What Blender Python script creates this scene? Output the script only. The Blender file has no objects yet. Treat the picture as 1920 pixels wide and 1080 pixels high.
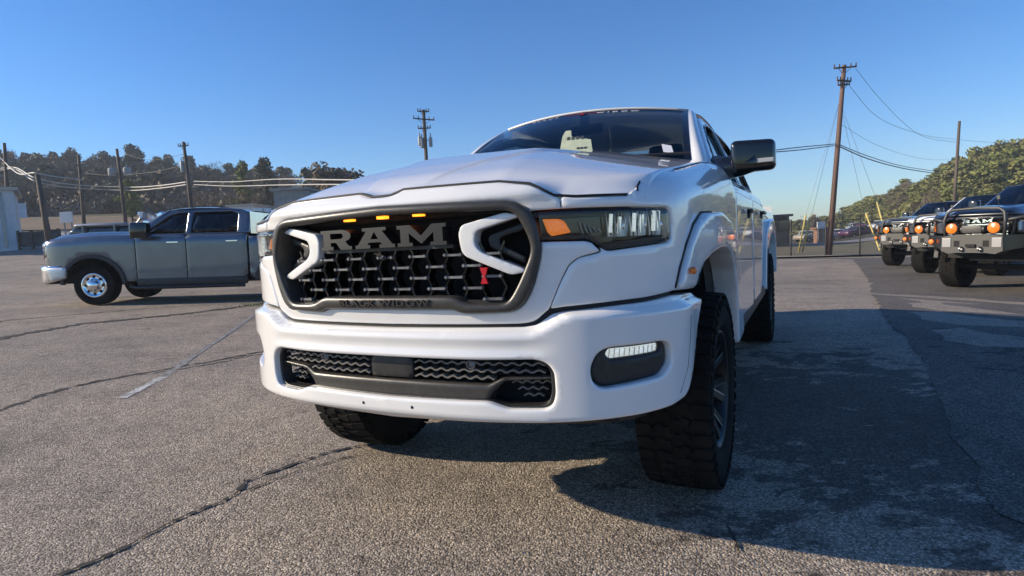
import bpy, bmesh, math, random
import numpy as np
from mathutils import Vector, Matrix
from mathutils.geometry import delaunay_2d_cdt
random.seed(7); rng=np.random.default_rng(7)
SC=bpy.context.scene; COL=SC.collection; R=math.radians
# ------------------------------------------------------------------ camera, sky, sun
CH,PITCH,ROLL,FPX=1.1678,4.8984,3.1054,1116.06
cam=bpy.data.objects.new('camera',bpy.data.cameras.new('camera')); COL.objects.link(cam)
cam.data.sensor_width=36; cam.data.lens=FPX/1920*36; cam.data.clip_start=.05; cam.data.clip_end=4000
cam.matrix_world=Matrix.Translation((0,0,CH))@Matrix.Rotation(R(90-PITCH),4,'X')@Matrix.Rotation(R(-ROLL),4,'Z')
SC.camera=cam
SUN_EL,SUN_AZ=23.0,-88.0      # azimuth measured from +Y clockwise (towards +X); the sun stands to the left
W=bpy.data.worlds.new('World'); SC.world=W; W.use_nodes=True
nt=W.node_tree; nt.nodes.clear()
sky=nt.nodes.new('ShaderNodeTexSky'); sky.sky_type='NISHITA'; sky.sun_disc=False
sky.sun_elevation=R(SUN_EL); sky.sun_rotation=R(SUN_AZ); sky.air_density=1.0; sky.dust_density=.4; sky.ozone_density=4.0; sky.altitude=200
bg=nt.nodes.new('ShaderNodeBackground'); bg.inputs[1].default_value=.112
wo=nt.nodes.new('ShaderNodeOutputWorld'); hs_=nt.nodes.new('ShaderNodeHueSaturation'); hs_.inputs['Saturation'].default_value=1.24; tn=nt.nodes.new('ShaderNodeMix'); tn.data_type='RGBA'; tn.blend_type='MULTIPLY'; tn.inputs[0].default_value=1; tn.inputs[7].default_value=(.76,.90,1.07,1); nt.links.new(sky.outputs[0],hs_.inputs['Color']); nt.links.new(hs_.outputs[0],tn.inputs[6]); nt.links.new(tn.outputs[2],bg.inputs[0]); nt.links.new(bg.outputs[0],wo.inputs[0])
sd=bpy.data.lights.new('sun','SUN'); sd.energy=5.0; sd.angle=R(.55); sd.color=(1,.85,.64)
sun=bpy.data.objects.new('sun',sd); COL.objects.link(sun)
tosun=Vector((math.sin(R(SUN_AZ))*math.cos(R(SUN_EL)),math.cos(R(SUN_AZ))*math.cos(R(SUN_EL)),math.sin(R(SUN_EL))))
sun.rotation_euler=tosun.to_track_quat('Z','Y').to_euler(); sun.location=(-60,5,40)
SC.view_settings.view_transform='Standard'; SC.view_settings.look='None'; SC.view_settings.gamma=1
SC.view_settings.use_curve_mapping=False; SC.view_settings.exposure=.52
# ------------------------------------------------------------------ pixel of the 1920x1080 photo + distance -> place in the world
def at(px,py,Y):
    c,s=math.cos(R(ROLL)),math.sin(R(ROLL)); a,b=px-960,py-540
    u=a*c-b*s; v=a*s+b*c; t=R(PITCH)
    d=(u,FPX*math.cos(t)-v*math.sin(t),-v*math.cos(t)-FPX*math.sin(t)); k=Y/d[1]
    return Vector((d[0]*k,Y,CH+d[2]*k))
def sm(a,b,x):
    t=np.clip((np.asarray(x,float)-a)/(b-a),0,1); return t*t*(3-2*t)
def G(X,Y):
    """height of the ground: level under the white pickup, falling slightly to the right, rising up to the hill on the left"""
    X=np.asarray(X,float); Y=np.asarray(Y,float)
    pl=-.0277*X-.0042*Y
    dx=np.maximum(0,np.abs(X-1)-2.8); dy=np.maximum(0,np.abs(Y-4.4)-3.6)
    w=sm(0,5,np.hypot(dx,dy)); Yc=np.maximum(Y,1.)
    dip=-.13*sm(4,9,X)
    left=sm(.12,.40,-X/Yc)*np.interp(Y,[15,24,38,60,75,90,130,260],[0,.35,1.3,2.9,4.8,7,11,26])
    right=sm(.50,.70,X/Yc)*np.interp(Y,[45,70,130,260],[0,1.5,5,14])
    pl=np.where(Y>100,-.0277*X/Yc*100-.42,pl)
    return np.where(Y<-5,0,w*(pl+dip)+left+right)
def g(X,Y): return float(G(X,Y))
UPN=Vector((.0277,.0042,1)).normalized()
# ------------------------------------------------------------------ materials
def mat(name,col,rough=.5,metal=0,coat=0,emit=None,es=1,noise=None,bump=None,spec=.5,trans=0,alpha=1):
    m=bpy.data.materials.new(name); m.use_nodes=True; n=m.node_tree.nodes; l=m.node_tree.links; b=n['Principled BSDF']
    c=(*col,1); b.inputs['Base Color'].default_value=c; b.inputs['Roughness'].default_value=rough; b.inputs['Metallic'].default_value=metal
    b.inputs['Coat Weight'].default_value=coat; b.inputs['Coat Roughness'].default_value=.03; b.inputs['Specular IOR Level'].default_value=spec
    b.inputs['Transmission Weight'].default_value=trans
    if emit: b.inputs['Emission Color'].default_value=(*emit,1); b.inputs['Emission Strength'].default_value=es
    tc=n.new('ShaderNodeTexCoord')
    if noise:                       # (scale, second colour, low, high, detail[, stretch])
        t=n.new('ShaderNodeTexNoise'); t.inputs['Scale'].default_value=noise[0]; t.inputs['Detail'].default_value=noise[4] if len(noise)>4 else 4
        mp=n.new('ShaderNodeMapping'); l.new(tc.outputs['Object'],mp.inputs[0]); l.new(mp.outputs[0],t.inputs[0])
        if len(noise)>5: mp.inputs['Scale'].default_value=noise[5]
        r=n.new('ShaderNodeValToRGB'); r.color_ramp.elements[0].position=noise[2]; r.color_ramp.elements[1].position=noise[3]
        r.color_ramp.elements[0].color=c; r.color_ramp.elements[1].color=(*noise[1],1)
        l.new(t.outputs[0],r.inputs[0]); l.new(r.outputs[0],b.inputs['Base Color'])
    if bump:
        t=n.new('ShaderNodeTexNoise'); t.inputs['Scale'].default_value=bump[0]; t.inputs['Detail'].default_value=3; l.new(tc.outputs['Object'],t.inputs[0])
        bp=n.new('ShaderNodeBump'); bp.inputs['Strength'].default_value=bump[1]; bp.inputs['Distance'].default_value=bump[2]
        l.new(t.outputs[0],bp.inputs['Height']); l.new(bp.outputs[0],b.inputs['Normal'])
    return m
def glass(name,tint,ref=.04,rough=.0):
    m=bpy.data.materials.new(name); m.use_nodes=True; n=m.node_tree.nodes; l=m.node_tree.links; n.clear()
    o=n.new('ShaderNodeOutputMaterial'); t=n.new('ShaderNodeBsdfTransparent'); t.inputs[0].default_value=(*tint,1)
    gl=n.new('ShaderNodeBsdfGlossy'); gl.inputs['Roughness'].default_value=rough; gl.inputs[0].default_value=(.95,.97,1,1)
    f=n.new('ShaderNodeFresnel'); f.inputs[0].default_value=1.5; mx=n.new('ShaderNodeMixShader')
    l.new(f.outputs[0],mx.inputs[0]); l.new(t.outputs[0],mx.inputs[1]); l.new(gl.outputs[0],mx.inputs[2]); l.new(mx.outputs[0],o.inputs[0])
    return m
M={}
M['white']=mat('white_paint',(.80,.795,.78),.24,0,1.0,noise=(1.3,(.75,.75,.745),.35,.7))
M['white'].node_tree.nodes['Principled BSDF'].inputs['Coat IOR'].default_value=1.65
M['blackpl']=mat('satin_black_plastic',(.018,.018,.019),.42,noise=(60,(.028,.028,.028),.4,.7),bump=(900,.25,.0006))
M['greypl']=mat('grey_textured_plastic',(.038,.036,.033),.36,noise=(40,(.050,.047,.044),.4,.7),bump=(1100,.3,.0006))
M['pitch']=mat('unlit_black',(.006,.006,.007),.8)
M['gloss']=mat('gloss_black',(.008,.008,.009),.12,0,.6)
M['gapshade']=mat('painted_gap_shade',(.012,.012,.013),.7)  # black strips and sheets put the shade of the panel gaps into colour
M['rubber']=mat('tyre_rubber',(.010,.0095,.009),.9,noise=(9,(.019,.018,.016),.45,.75),bump=(160,.3,.002))
M['chrome']=mat('chrome',(.82,.83,.85),.08,1)
M['alu']=mat('milled_aluminium',(.72,.73,.75),.22,1)
M['steel']=mat('grey_steel',(.22,.22,.23),.4,.7)
M['liner']=mat('grey_arch_liner',(.20,.20,.205),.6,noise=(30,(.26,.26,.26),.4,.7))
M['rubber'].node_tree.nodes['Principled BSDF'].inputs['Specular IOR Level'].default_value=.15
M['rimblack']=mat('satin_black_rim',(.008,.008,.009),.38,noise=(30,(.012,.012,.012),.4,.6))
M['amber']=mat('amber_lens',(.80,.15,.008),.25,0,.6,noise=(60,(.90,.24,.02),.4,.6))
M['amberlit']=mat('lit_amber_led',(.9,.35,.03),.3,emit=(1,.27,.012),es=2.2)
M['amberglow']=mat('glowing_turn_signal',(.85,.20,.012),.2,0,.5,emit=(1,.25,.02),es=.30,noise=(70,(.95,.35,.05),.4,.6))
M['red']=mat('red_enamel',(.55,.01,.02),.35)
M['windglass']=glass('tinted_windshield',(.30,.35,.36))
M['sideglass']=glass('tinted_side_glass',(.30,.34,.35))
M['darkglass']=glass('dark_tinted_glass',(.06,.07,.08))
M['clearglass']=glass('clear_lens',(.92,.94,.95))
M['interior']=mat('dark_interior',(.012,.012,.013),.7)
M['paper']=mat('pale_paper',(.42,.47,.34),.8,noise=(30,(.36,.41,.29),.4,.6))
M['paperw']=mat('white_paper',(.75,.75,.75),.8)
M['ink']=mat('print_ink',(.04,.05,.05),.7)
M['lamp']=mat('led_and_sliver_glow',(.8,.85,.85),.2,emit=(.9,1,.97),es=.35,noise=(70,(.35,.4,.4),.45,.55))
# ------------------------------------------------------------------ object helpers
def tag(o,label=None,cat=None,group=None,kind=None):
    for k,v in (('label',label),('category',cat),('group',group),('kind',kind)):
        if v: o[k]=v
    return o
def empty(name,loc,rot=None,**k):
    o=bpy.data.objects.new(name,None); COL.objects.link(o); o.location=loc; o.empty_display_size=.2
    if rot is not None:
        o.rotation_mode='QUATERNION'; o.rotation_quaternion=rot
    return tag(o,**k)
def link(name,me,m,parent=None):
    if m is not None and not me.materials: me.materials.append(m)
    o=bpy.data.objects.new(name,me); COL.objects.link(o); o.parent=parent; return o
def mk(name,V,F,m,parent=None,smooth=True,mats=None,mi=None):
    me=bpy.data.meshes.new(name); me.from_pydata([tuple(map(float,v)) for v in V],[],[tuple(int(i) for i in f) for f in F])
    if mats:
        for q in mats: me.materials.append(q)
        me.polygons.foreach_set('material_index',mi)
    me.polygons.foreach_set('use_smooth',[smooth]*len(me.polygons)); me.update()
    return link(name,me,None if mats else m,parent)
class MB:
    """collects primitive shapes into one mesh"""
    def __init__(s): s.V=[]; s.F=[]
    def add(s,V,F): n=len(s.V); s.V+=[tuple(v) for v in V]; s.F+=[tuple(i+n for i in f) for f in F]; return s
    def box(s,c,d,rot=None,bev=0,tap=1):
        bm=bmesh.new(); bmesh.ops.create_cube(bm,size=1)
        for v in bm.verts:
            k=tap if v.co.z>0 else 1
            v.co=Vector((v.co.x*d[0]*k,v.co.y*d[1]*k,v.co.z*d[2]))
        if bev: bmesh.ops.bevel(bm,geom=bm.edges[:],offset=bev,segments=2,profile=.6,affect='EDGES')
        if rot is not None: bmesh.ops.rotate(bm,verts=bm.verts,matrix=rot,cent=(0,0,0))
        bm.verts.index_update(); V=[v.co+Vector(c) for v in bm.verts]; F=[[v.index for v in f.verts] for f in bm.faces]; bm.free()
        return s.add(V,F)
    def tube(s,pts,r,n=8,cap=True,flat=1):
        pts=[Vector(q) for q in pts]; rr=r if isinstance(r,(list,tuple)) else [r]*len(pts); V=[];F=[]; up=None
        for i,q in enumerate(pts):
            t=((pts[min(i+1,len(pts)-1)]-pts[max(i-1,0)])).normalized()
            if up is None: up=Vector((0,0,1)) if abs(t.z)<.9 else Vector((0,1,0))
            a=t.cross(up).normalized(); b=a.cross(t).normalized(); up=b
            for k in range(n):
                w=2*math.pi*k/n; V.append(q+a*math.cos(w)*rr[i]+b*math.sin(w)*rr[i]*flat)
        for i in range(len(pts)-1):
            for k in range(n): F.append((i*n+k,i*n+(k+1)%n,(i+1)*n+(k+1)%n,(i+1)*n+k))
        if cap: F.append(tuple(range(n))[::-1]); F.append(tuple(range((len(pts)-1)*n,len(pts)*n)))
        return s.add(V,F)
    def lathe(s,prof,n=48,axis='X',c=(0,0,0),closed=False):
        V=[];F=[]; m=len(prof)
        for k in range(n):
            w=2*math.pi*k/n
            for (a,r) in prof:
                q=(a,r*math.cos(w),r*math.sin(w)) if axis=='X' else ((r*math.cos(w),r*math.sin(w),a) if axis=='Z' else (r*math.cos(w),a,r*math.sin(w)))
                V.append(Vector(q)+Vector(c))
        for k in range(n):
            for j in range(m if closed else m-1):
                j2=(j+1)%m; F.append((k*m+j,k*m+j2,((k+1)%n)*m+j2,((k+1)%n)*m+j))
        return s.add(V,F)
    def ball(s,c,r,n=10):
        bm=bmesh.new(); bmesh.ops.create_icosphere(bm,subdivisions=2,radius=1)
        rr=r if isinstance(r,(tuple,list)) else (r,r,r); bm.verts.index_update()
        V=[Vector((v.co.x*rr[0],v.co.y*rr[1],v.co.z*rr[2]))+Vector(c) for v in bm.verts]; F=[[v.index for v in f.verts] for f in bm.faces]; bm.free()
        return s.add(V,F)
    def prism(s,poly,f0,f1):        # poly 2D, f0/f1 map a 2D point to the back/front point
        n=len(poly); V=[f0(*q) for q in poly]+[f1(*q) for q in poly]
        tri=delaunay_2d_cdt([Vector(q) for q in poly],[],[list(range(n))],1,1e-7)
        F=[]
        if len(tri[0])==n:
            mp=[o[0] if o else i for i,o in enumerate(tri[3])]
            for t in tri[2]:
                t=[mp[i] for i in t]; F.append(tuple(t)[::-1]); F.append(tuple(i+n for i in t))
        for i in range(n): F.append((i,(i+1)%n,n+(i+1)%n,n+i))
        return s.add(V,F)
    def build(s,name,m,parent=None,smooth=False): return mk(name,s.V,s.F,m,parent,smooth)
def sharp(o,ang=35):
    me=o.data; bm=bmesh.new(); bm.from_mesh(me); bm.normal_update()
    bmesh.ops.recalc_face_normals(bm,faces=bm.faces)
    for e in bm.edges: e.smooth=not(len(e.link_faces)==2 and e.calc_face_angle(0)>R(ang))
    for f in bm.faces: f.smooth=True
    bm.to_mesh(me); bm.free(); return o
# ---- 2D outline tools
def mir(half): return list(half)+[(-x,y) for x,y in reversed(half) if abs(x)>1e-6]
def rnd(poly,r,n=4,closed=True):
    out=[]; N=len(poly)
    for i,q in enumerate(poly):
        if not closed and i in (0,N-1): out.append(tuple(q)); continue
        rr=r[i] if isinstance(r,(list,tuple)) else r
        a=Vector(poly[i-1]); b=Vector(q); c=Vector(poly[(i+1)%N]); la=(a-b).length; lc=(c-b).length
        if rr<=0 or min(la,lc)<1e-6: out.append(tuple(b)); continue
        p0=b+(a-b)*min(rr,la*.48)/la; p1=b+(c-b)*min(rr,lc*.48)/lc
        for k in range(n+1):
            t=k/n; out.append(tuple(p0*(1-t)**2+b*2*t*(1-t)+p1*t*t))
    return out
def resamp(poly,step,closed=True):
    out=[]; N=len(poly)
    for i in range(N if closed else N-1):
        a=np.array(poly[i]); b=np.array(poly[(i+1)%N]); L=np.hypot(*(b-a)); k=max(1,int(math.ceil(L/step)))
        for j in range(k): out.append(a+(b-a)*j/k)
    if not closed: out.append(np.array(poly[-1]))
    res=[out[0]]
    for q in out[1:]:
        if np.hypot(*(q-res[-1]))>step*.12: res.append(q)
    if closed and np.hypot(*(res[0]-res[-1]))<step*.12: res.pop()
    return np.array(res)
def inside(P,poly):
    x,y=P[:,0],P[:,1]; r=np.zeros(len(P),bool); X=poly; Y=np.roll(poly,-1,axis=0)
    for (x0,y0),(x1,y1) in zip(X,Y):
        if y0==y1: continue
        c=((y0>y)!=(y1>y))&(x<(x1-x0)*(y-y0)/(y1-y0)+x0); r^=c
    return r
def dist(P,segs):
    D=np.full(len(P),1e9)
    for a,b in segs:
        d=b-a; L=(d**2).sum()+1e-18; t=np.clip(((P-a)@d)/L,0,1); q=P-a-t[:,None]*d; D=np.minimum(D,(q**2).sum(1))
    return np.sqrt(D)
def panel(name,outline,fmap,m,parent=None,holes=(),res=.02,r=.006,thick=.02,d0=0,flip=False):
    """a sheet-metal panel: 2D outline (with holes) laid on the surface fmap(u,v,d), rounded edges, folded back all round"""
    loops=[resamp(outline,res)]+[resamp(h,res) for h in holes]
    segs=[(L[i],L[(i+1)%len(L)]) for L in loops for i in range(len(L))]
    O=loops[0]; mn=O.min(0); mx=O.max(0)
    gx=np.arange(mn[0]+res*.5,mx[0],res); gy=np.arange(mn[1]+res*.5,mx[1],res*.9)
    gr=np.array([(x+(res*.5 if j%2 else 0),y) for j,y in enumerate(gy) for x in gx])
    ok=lambda P: inside(P,O)&~np.any([inside(P,h) for h in loops[1:]]+[np.zeros(len(P),bool)],axis=0)
    pts=[]
    if r>0:
        for L in loops:
            t=np.roll(L,-1,0)-np.roll(L,1,0); t/=np.hypot(t[:,0],t[:,1])[:,None]+1e-12; nn=np.stack([-t[:,1],t[:,0]],1)
            for k in (.1,.35,1.):
                for sgn in (1,-1):
                    P=L+nn*r*k*sgn; q=ok(P)&(dist(P,segs)>r*k*.93); pts.append(P[q])
    P=gr[ok(gr)]; 
    if len(P): pts.append(P[dist(P,segs)>max(r*1.3,res*.4)])
    pts=np.concatenate(pts) if pts else np.zeros((0,2))
    vs=[Vector(q) for L in loops for q in L]+[Vector(q) for q in pts]; ed=[];k=0
    for L in loops: n=len(L); ed+=[(k+i,k+(i+1)%n) for i in range(n)]; k+=n
    vo,_,fo,_,_,_=delaunay_2d_cdt(vs,ed,[],0,1e-6)
    V2=np.array([tuple(v) for v in vo]); F=np.array([f for f in fo if len(f)==3])
    c=V2[F].mean(1); F=F[ok(c)]
    used=np.unique(F); mp=-np.ones(len(V2),int); mp[used]=np.arange(len(used)); V2=V2[used]; F=mp[F]
    D=dist(V2,segs); d=np.zeros(len(V2))+(d0(V2[:,0],V2[:,1]) if callable(d0) else d0)
    dd=d.copy()
    if r>0: t=np.clip(D/r,0,1); dd=d-r+r*np.sqrt(np.clip(1-(1-t)**2,0,1))
    X=fmap(V2[:,0],V2[:,1],dd)
    e={}
    for f in F:
        for i in range(3):
            a,b=f[i],f[(i+1)%3]; e[(a,b)]=1
    bd=[(a,b) for (a,b) in e if (b,a) not in e]; idx=sorted({i for q in bd for i in q}); mp={v:i+len(V2) for i,v in enumerate(idx)}
    back=fmap(V2[idx,0],V2[idx,1],dd[idx]-thick) if len(idx) else np.zeros((0,3))
    FF=[tuple(f) for f in F]+[(b,a,mp[a],mp[b]) for a,b in bd]
    if flip: FF=[f[::-1] for f in FF]
    return mk(name,np.concatenate([X,back]),FF,m,parent,True)
def crom(P,n=24):
    P=[np.array(p,float) for p in P]; out=[]; Q=[2*P[0]-P[1]]+P+[2*P[-1]-P[-2]]
    for i in range(1,len(Q)-2):
        a,b,c,d=Q[i-1:i+3]; t0=0;t1=t0+np.linalg.norm(b-a)**.5;t2=t1+np.linalg.norm(c-b)**.5;t3=t2+np.linalg.norm(d-c)**.5
        for k in range(n):
            t=t1+(t2-t1)*k/n
            A1=(t1-t)/(t1-t0)*a+(t-t0)/(t1-t0)*b;A2=(t2-t)/(t2-t1)*b+(t-t1)/(t2-t1)*c;A3=(t3-t)/(t3-t2)*c+(t-t2)/(t3-t2)*d
            B1=(t2-t)/(t2-t0)*A1+(t-t0)/(t2-t0)*A2;B2=(t3-t)/(t3-t1)*A2+(t-t1)/(t3-t1)*A3
            out.append((t2-t)/(t2-t1)*B1+(t-t1)/(t2-t1)*B2)
    out.append(P[-1]); return np.array(out)
class Wrap:
    """body side as one surface: u runs from the nose round the corner and down the flank, v is height with a shoulder that rolls in"""
    def __init__(s,PL,zc,r,prof=None,twist=0):
        C=crom(PL); C[0]=0; s.C=C; s.U=np.concatenate([[0],np.cumsum(np.linalg.norm(np.diff(C,axis=0),axis=1))]); s.zc=zc; s.r=r; s.prof=prof; s.tw=twist
        T=np.gradient(C,axis=0); T/=np.hypot(T[:,0],T[:,1])[:,None]; T[0]=(1,0); s.N=np.stack([T[:,1],-T[:,0]],1)
    def uy(s,y): return float(np.interp(y,s.C[len(s.C)//12:,1],s.U[len(s.C)//12:]))
    def __call__(s,u,v,d=0):
        u=np.asarray(u,float); v=np.asarray(v,float); d=np.zeros_like(u)+d; a=np.abs(u); sg=np.where(u<0,-1,1)
        x=np.interp(a,s.U,s.C[:,0]); y=np.interp(a,s.U,s.C[:,1]); nx=np.interp(a,s.U,s.N[:,0]); ny=np.interp(a,s.U,s.N[:,1])
        zc=np.interp(y,s.zc[0],s.zc[1]) if len(s.zc)==2 else np.interp(a,s.zc[2],s.zc[3]); 
        th=np.clip((v-zc)/s.r,0,1.45); o=-s.r+(s.r+d)*np.cos(th); z=np.where(v>zc,zc+(s.r+d)*np.sin(th),v)
        o=np.where(v>zc,o,d)
        if s.prof: o=o+s.prof(a,z)
        X=sg*(x+nx*o); Y=y+ny*o
        return np.stack([X,Y,z-s.tw*X*sm(.1,1.3,Y)],-1)
def copy_tree(o,parent=None):
    c=o.copy(); COL.objects.link(c); c.parent=parent
    for ch in o.children: copy_tree(ch,c)
    return c
def patch(name,rows,m,parent=None,flip=False):
    rows=[list(r_) for r_ in rows]; n=len(rows[0]); V=[q for r_ in rows for q in r_]
    F=[(i*n+j,i*n+j+1,(i+1)*n+j+1,(i+1)*n+j) for i in range(len(rows)-1) for j in range(n-1)]
    if flip: F=[f[::-1] for f in F]
    return mk(name,V,F,m,parent,True)
def textmesh(name,s,size,fmap,m,parent,depth=.004,sx=1.0,bold=0,cx=True):
    cu=bpy.data.curves.new('lettering','FONT'); cu.body=s; cu.size=size; cu.align_x='CENTER' if cx else 'LEFT'; cu.extrude=depth; cu.offset=bold; cu.space_character=1.15; cu.resolution_u=3
    o=bpy.data.objects.new('lettering',cu); COL.objects.link(o); dg=bpy.context.evaluated_depsgraph_get(); dg.update()
    me=bpy.data.meshes.new_from_object(o.evaluated_get(dg)); bpy.data.objects.remove(o); bpy.data.curves.remove(cu)
    for v in me.vertices: v.co=Vector(fmap(v.co.x*sx,v.co.y,v.co.z))
    me.name=name; me.materials.clear(); return link(name,me,m,parent)
# ------------------------------------------------------------------ THE GROUND
def on_ground(px,py):
    z=0
    for _ in range(30):
        a=at(px,py,10); d=a-Vector((0,0,CH)); k=(z-CH)/d.z; q=Vector((0,0,CH))+d*k; z2=g(q.x,q.y); z=z+.6*(z2-z)
    return Vector((q.x,q.y,z))
def ramp(n,l,src,stops):
    r=n.new('ShaderNodeValToRGB'); e=r.color_ramp.elements
    while len(e)<len(stops): e.new(.5)
    for i,(p,c) in enumerate(stops): e[i].position=p; e[i].color=(*c,1) if len(c)==3 else c
    l.new(src,r.inputs[0]); return r
def asphalt(name,base,light,dark,patch=None,tint=None):
    m=bpy.data.materials.new(name); m.use_nodes=True; n=m.node_tree.nodes; l=m.node_tree.links; b=n['Principled BSDF']
    tc=n.new('ShaderNodeTexCoord'); P=tc.outputs['Object']
    def noise(sc,det=4,rough=.55,mp=None,dist=0):
        t=n.new('ShaderNodeTexNoise'); t.inputs['Scale'].default_value=sc; t.inputs['Detail'].default_value=det; t.inputs['Roughness'].default_value=rough; t.inputs['Distortion'].default_value=dist
        if mp:
            q=n.new('ShaderNodeMapping'); q.inputs['Scale'].default_value=mp; q.inputs['Rotation'].default_value=(0,0,R(-12)); l.new(P,q.inputs[0]); l.new(q.outputs[0],t.inputs[0])
        else: l.new(P,t.inputs[0])
        return t.outputs[0]
    def mix(a,bb,f,mode='MIX'):
        x=n.new('ShaderNodeMix'); x.data_type='RGBA'; x.blend_type=mode
        for s,v in ((0,f),(6,a),(7,bb)):
            if isinstance(v,(tuple,list)): x.inputs[s].default_value=(*v,1)
            elif isinstance(v,(int,float)): x.inputs[s].default_value=v
            else: l.new(v,x.inputs[s])
        return x.outputs[2]
    vo=n.new('ShaderNodeTexVoronoi'); vo.inputs['Scale'].default_value=125; l.new(P,vo.inputs[0])
    vo2=n.new('ShaderNodeTexVoronoi'); vo2.inputs['Scale'].default_value=42; l.new(P,vo2.inputs[0])
    hs=n.new('ShaderNodeSeparateColor'); l.new(vo.outputs['Color'],hs.inputs[0])
    st=ramp(n,l,hs.outputs[0],[(0,dark),(.45,base),(.80,light),(1,tuple(min(1,c*1.5) for c in light))])
    cell=ramp(n,l,vo.outputs['Distance'],[(.0,(1,1,1)),(.45,(.90,.90,.90)),(.75,(.62,.60,.58))])
    c=mix(st.outputs[0],cell.outputs[0],.85,'MULTIPLY')
    blo=ramp(n,l,noise(1.1,6,.65),[(.30,(.52,.52,.53)),(.50,(1,1,1)),(.70,(1.24,1.18,1.08))])
    c=mix(c,blo.outputs[0],.62,'MULTIPLY')
    gri=ramp(n,l,noise(9,6,.7),[(.36,(.66,.65,.64)),(.52,(1,1,1)),(.66,(1.12,1.10,1.06))]); c=mix(c,gri.outputs[0],.6,'MULTIPLY')
    blo2=ramp(n,l,noise(.22,4,.6,(.5,1.6,1)),[(.36,(.70,.70,.72)),(.62,(1.12,1.08,1.02))])
    c=mix(c,blo2.outputs[0],.7,'MULTIPLY')
    sta=ramp(n,l,noise(.9,5,.7,(1,1.3,1),.6),[(.60,(1,1,1)),(.66,(.70,.69,.69))]); c=mix(c,sta.outputs[0],.8,'MULTIPLY')
    sp=n.new('ShaderNodeSeparateColor'); l.new(vo2.outputs['Color'],sp.inputs[0])
    wh=ramp(n,l,sp.outputs[1],[(.0,(0,0,0)),(.955,(0,0,0)),(.97,(1,1,1))]); near=ramp(n,l,vo2.outputs['Distance'],[(.18,(1,1,1)),(.26,(0,0,0))])
    f=mix(wh.outputs[0],near.outputs[0],1.0,'MULTIPLY'); c=mix(c,(.50,.48,.45),f)
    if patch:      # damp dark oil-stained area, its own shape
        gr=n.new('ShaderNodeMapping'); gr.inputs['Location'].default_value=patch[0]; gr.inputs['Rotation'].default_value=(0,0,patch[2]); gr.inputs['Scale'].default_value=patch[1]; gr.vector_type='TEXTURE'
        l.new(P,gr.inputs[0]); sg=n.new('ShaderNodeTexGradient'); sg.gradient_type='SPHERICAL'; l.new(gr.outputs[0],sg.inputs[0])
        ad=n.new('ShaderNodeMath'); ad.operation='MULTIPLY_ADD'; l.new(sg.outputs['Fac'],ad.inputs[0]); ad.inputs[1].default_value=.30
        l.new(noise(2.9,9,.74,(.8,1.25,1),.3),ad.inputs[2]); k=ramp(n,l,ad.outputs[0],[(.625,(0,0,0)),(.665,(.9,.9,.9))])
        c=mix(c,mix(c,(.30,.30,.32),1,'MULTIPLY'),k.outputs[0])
    l.new(c,b.inputs['Base Color']); b.inputs['Roughness'].default_value=.85; b.inputs['Specular IOR Level'].default_value=.3
    bp=n.new('ShaderNodeBump'); bp.inputs['Strength'].default_value=.8; bp.inputs['Distance'].default_value=.006
    inv=n.new('ShaderNodeMath'); inv.operation='SUBTRACT'; inv.inputs[0].default_value=1; l.new(vo.outputs['Distance'],inv.inputs[1])
    add=n.new('ShaderNodeMath'); add.operation='ADD'; l.new(inv.outputs[0],add.inputs[0]); l.new(noise(30,4),add.inputs[1])
    l.new(add.outputs[0],bp.inputs['Height']); l.new(bp.outputs[0],b.inputs['Normal'])
    return m
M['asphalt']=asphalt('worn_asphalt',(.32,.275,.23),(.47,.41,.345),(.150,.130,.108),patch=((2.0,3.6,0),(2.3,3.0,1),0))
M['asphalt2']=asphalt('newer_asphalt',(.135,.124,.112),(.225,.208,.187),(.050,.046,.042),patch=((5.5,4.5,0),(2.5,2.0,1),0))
M['crack']=mat('dark_crack_ribbon',(.018,.016,.015),.9,noise=(14,(.035,.032,.028),.4,.6))  # dark tone of the flat crack ribbons
M['paint']=mat('worn_line_paint',(.52,.52,.50),.8,noise=(18,(.25,.235,.22),.42,.6))
M['paint2']=mat('faded_line_paint',(.27,.26,.245),.8,noise=(16,(.15,.14,.13),.42,.58))
M['drygrass']=mat('dry_grass',(.20,.155,.085),.95,noise=(.35,(.11,.105,.05),.38,.66,8))
M['dirt']=mat('leaf_litter',(.060,.048,.030),.95,noise=(.2,(.030,.032,.016),.38,.66,8))
M['road']=mat('far_road',(.20,.195,.19),.9,noise=(.6,(.26,.25,.24),.4,.6))
M['concrete']=mat('concrete',(.36,.34,.31),.9,noise=(2,(.27,.26,.24),.4,.65,6))
M['clay']=mat('red_clay',(.17,.105,.065),.95,noise=(.5,(.11,.085,.045),.4,.6,6))
def sheet(name,poly,off,m,res=1.5,kind='structure',parent=None):
    P=np.array(poly,float); 
    f=lambda u,v,d: np.stack([u,v,G(u,v)+off],-1)
    o=panel(name,[tuple(q) for q in P],f,m,parent,res=res,r=0,thick=.0)
    if kind: o['kind']=kind
    return o
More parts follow.
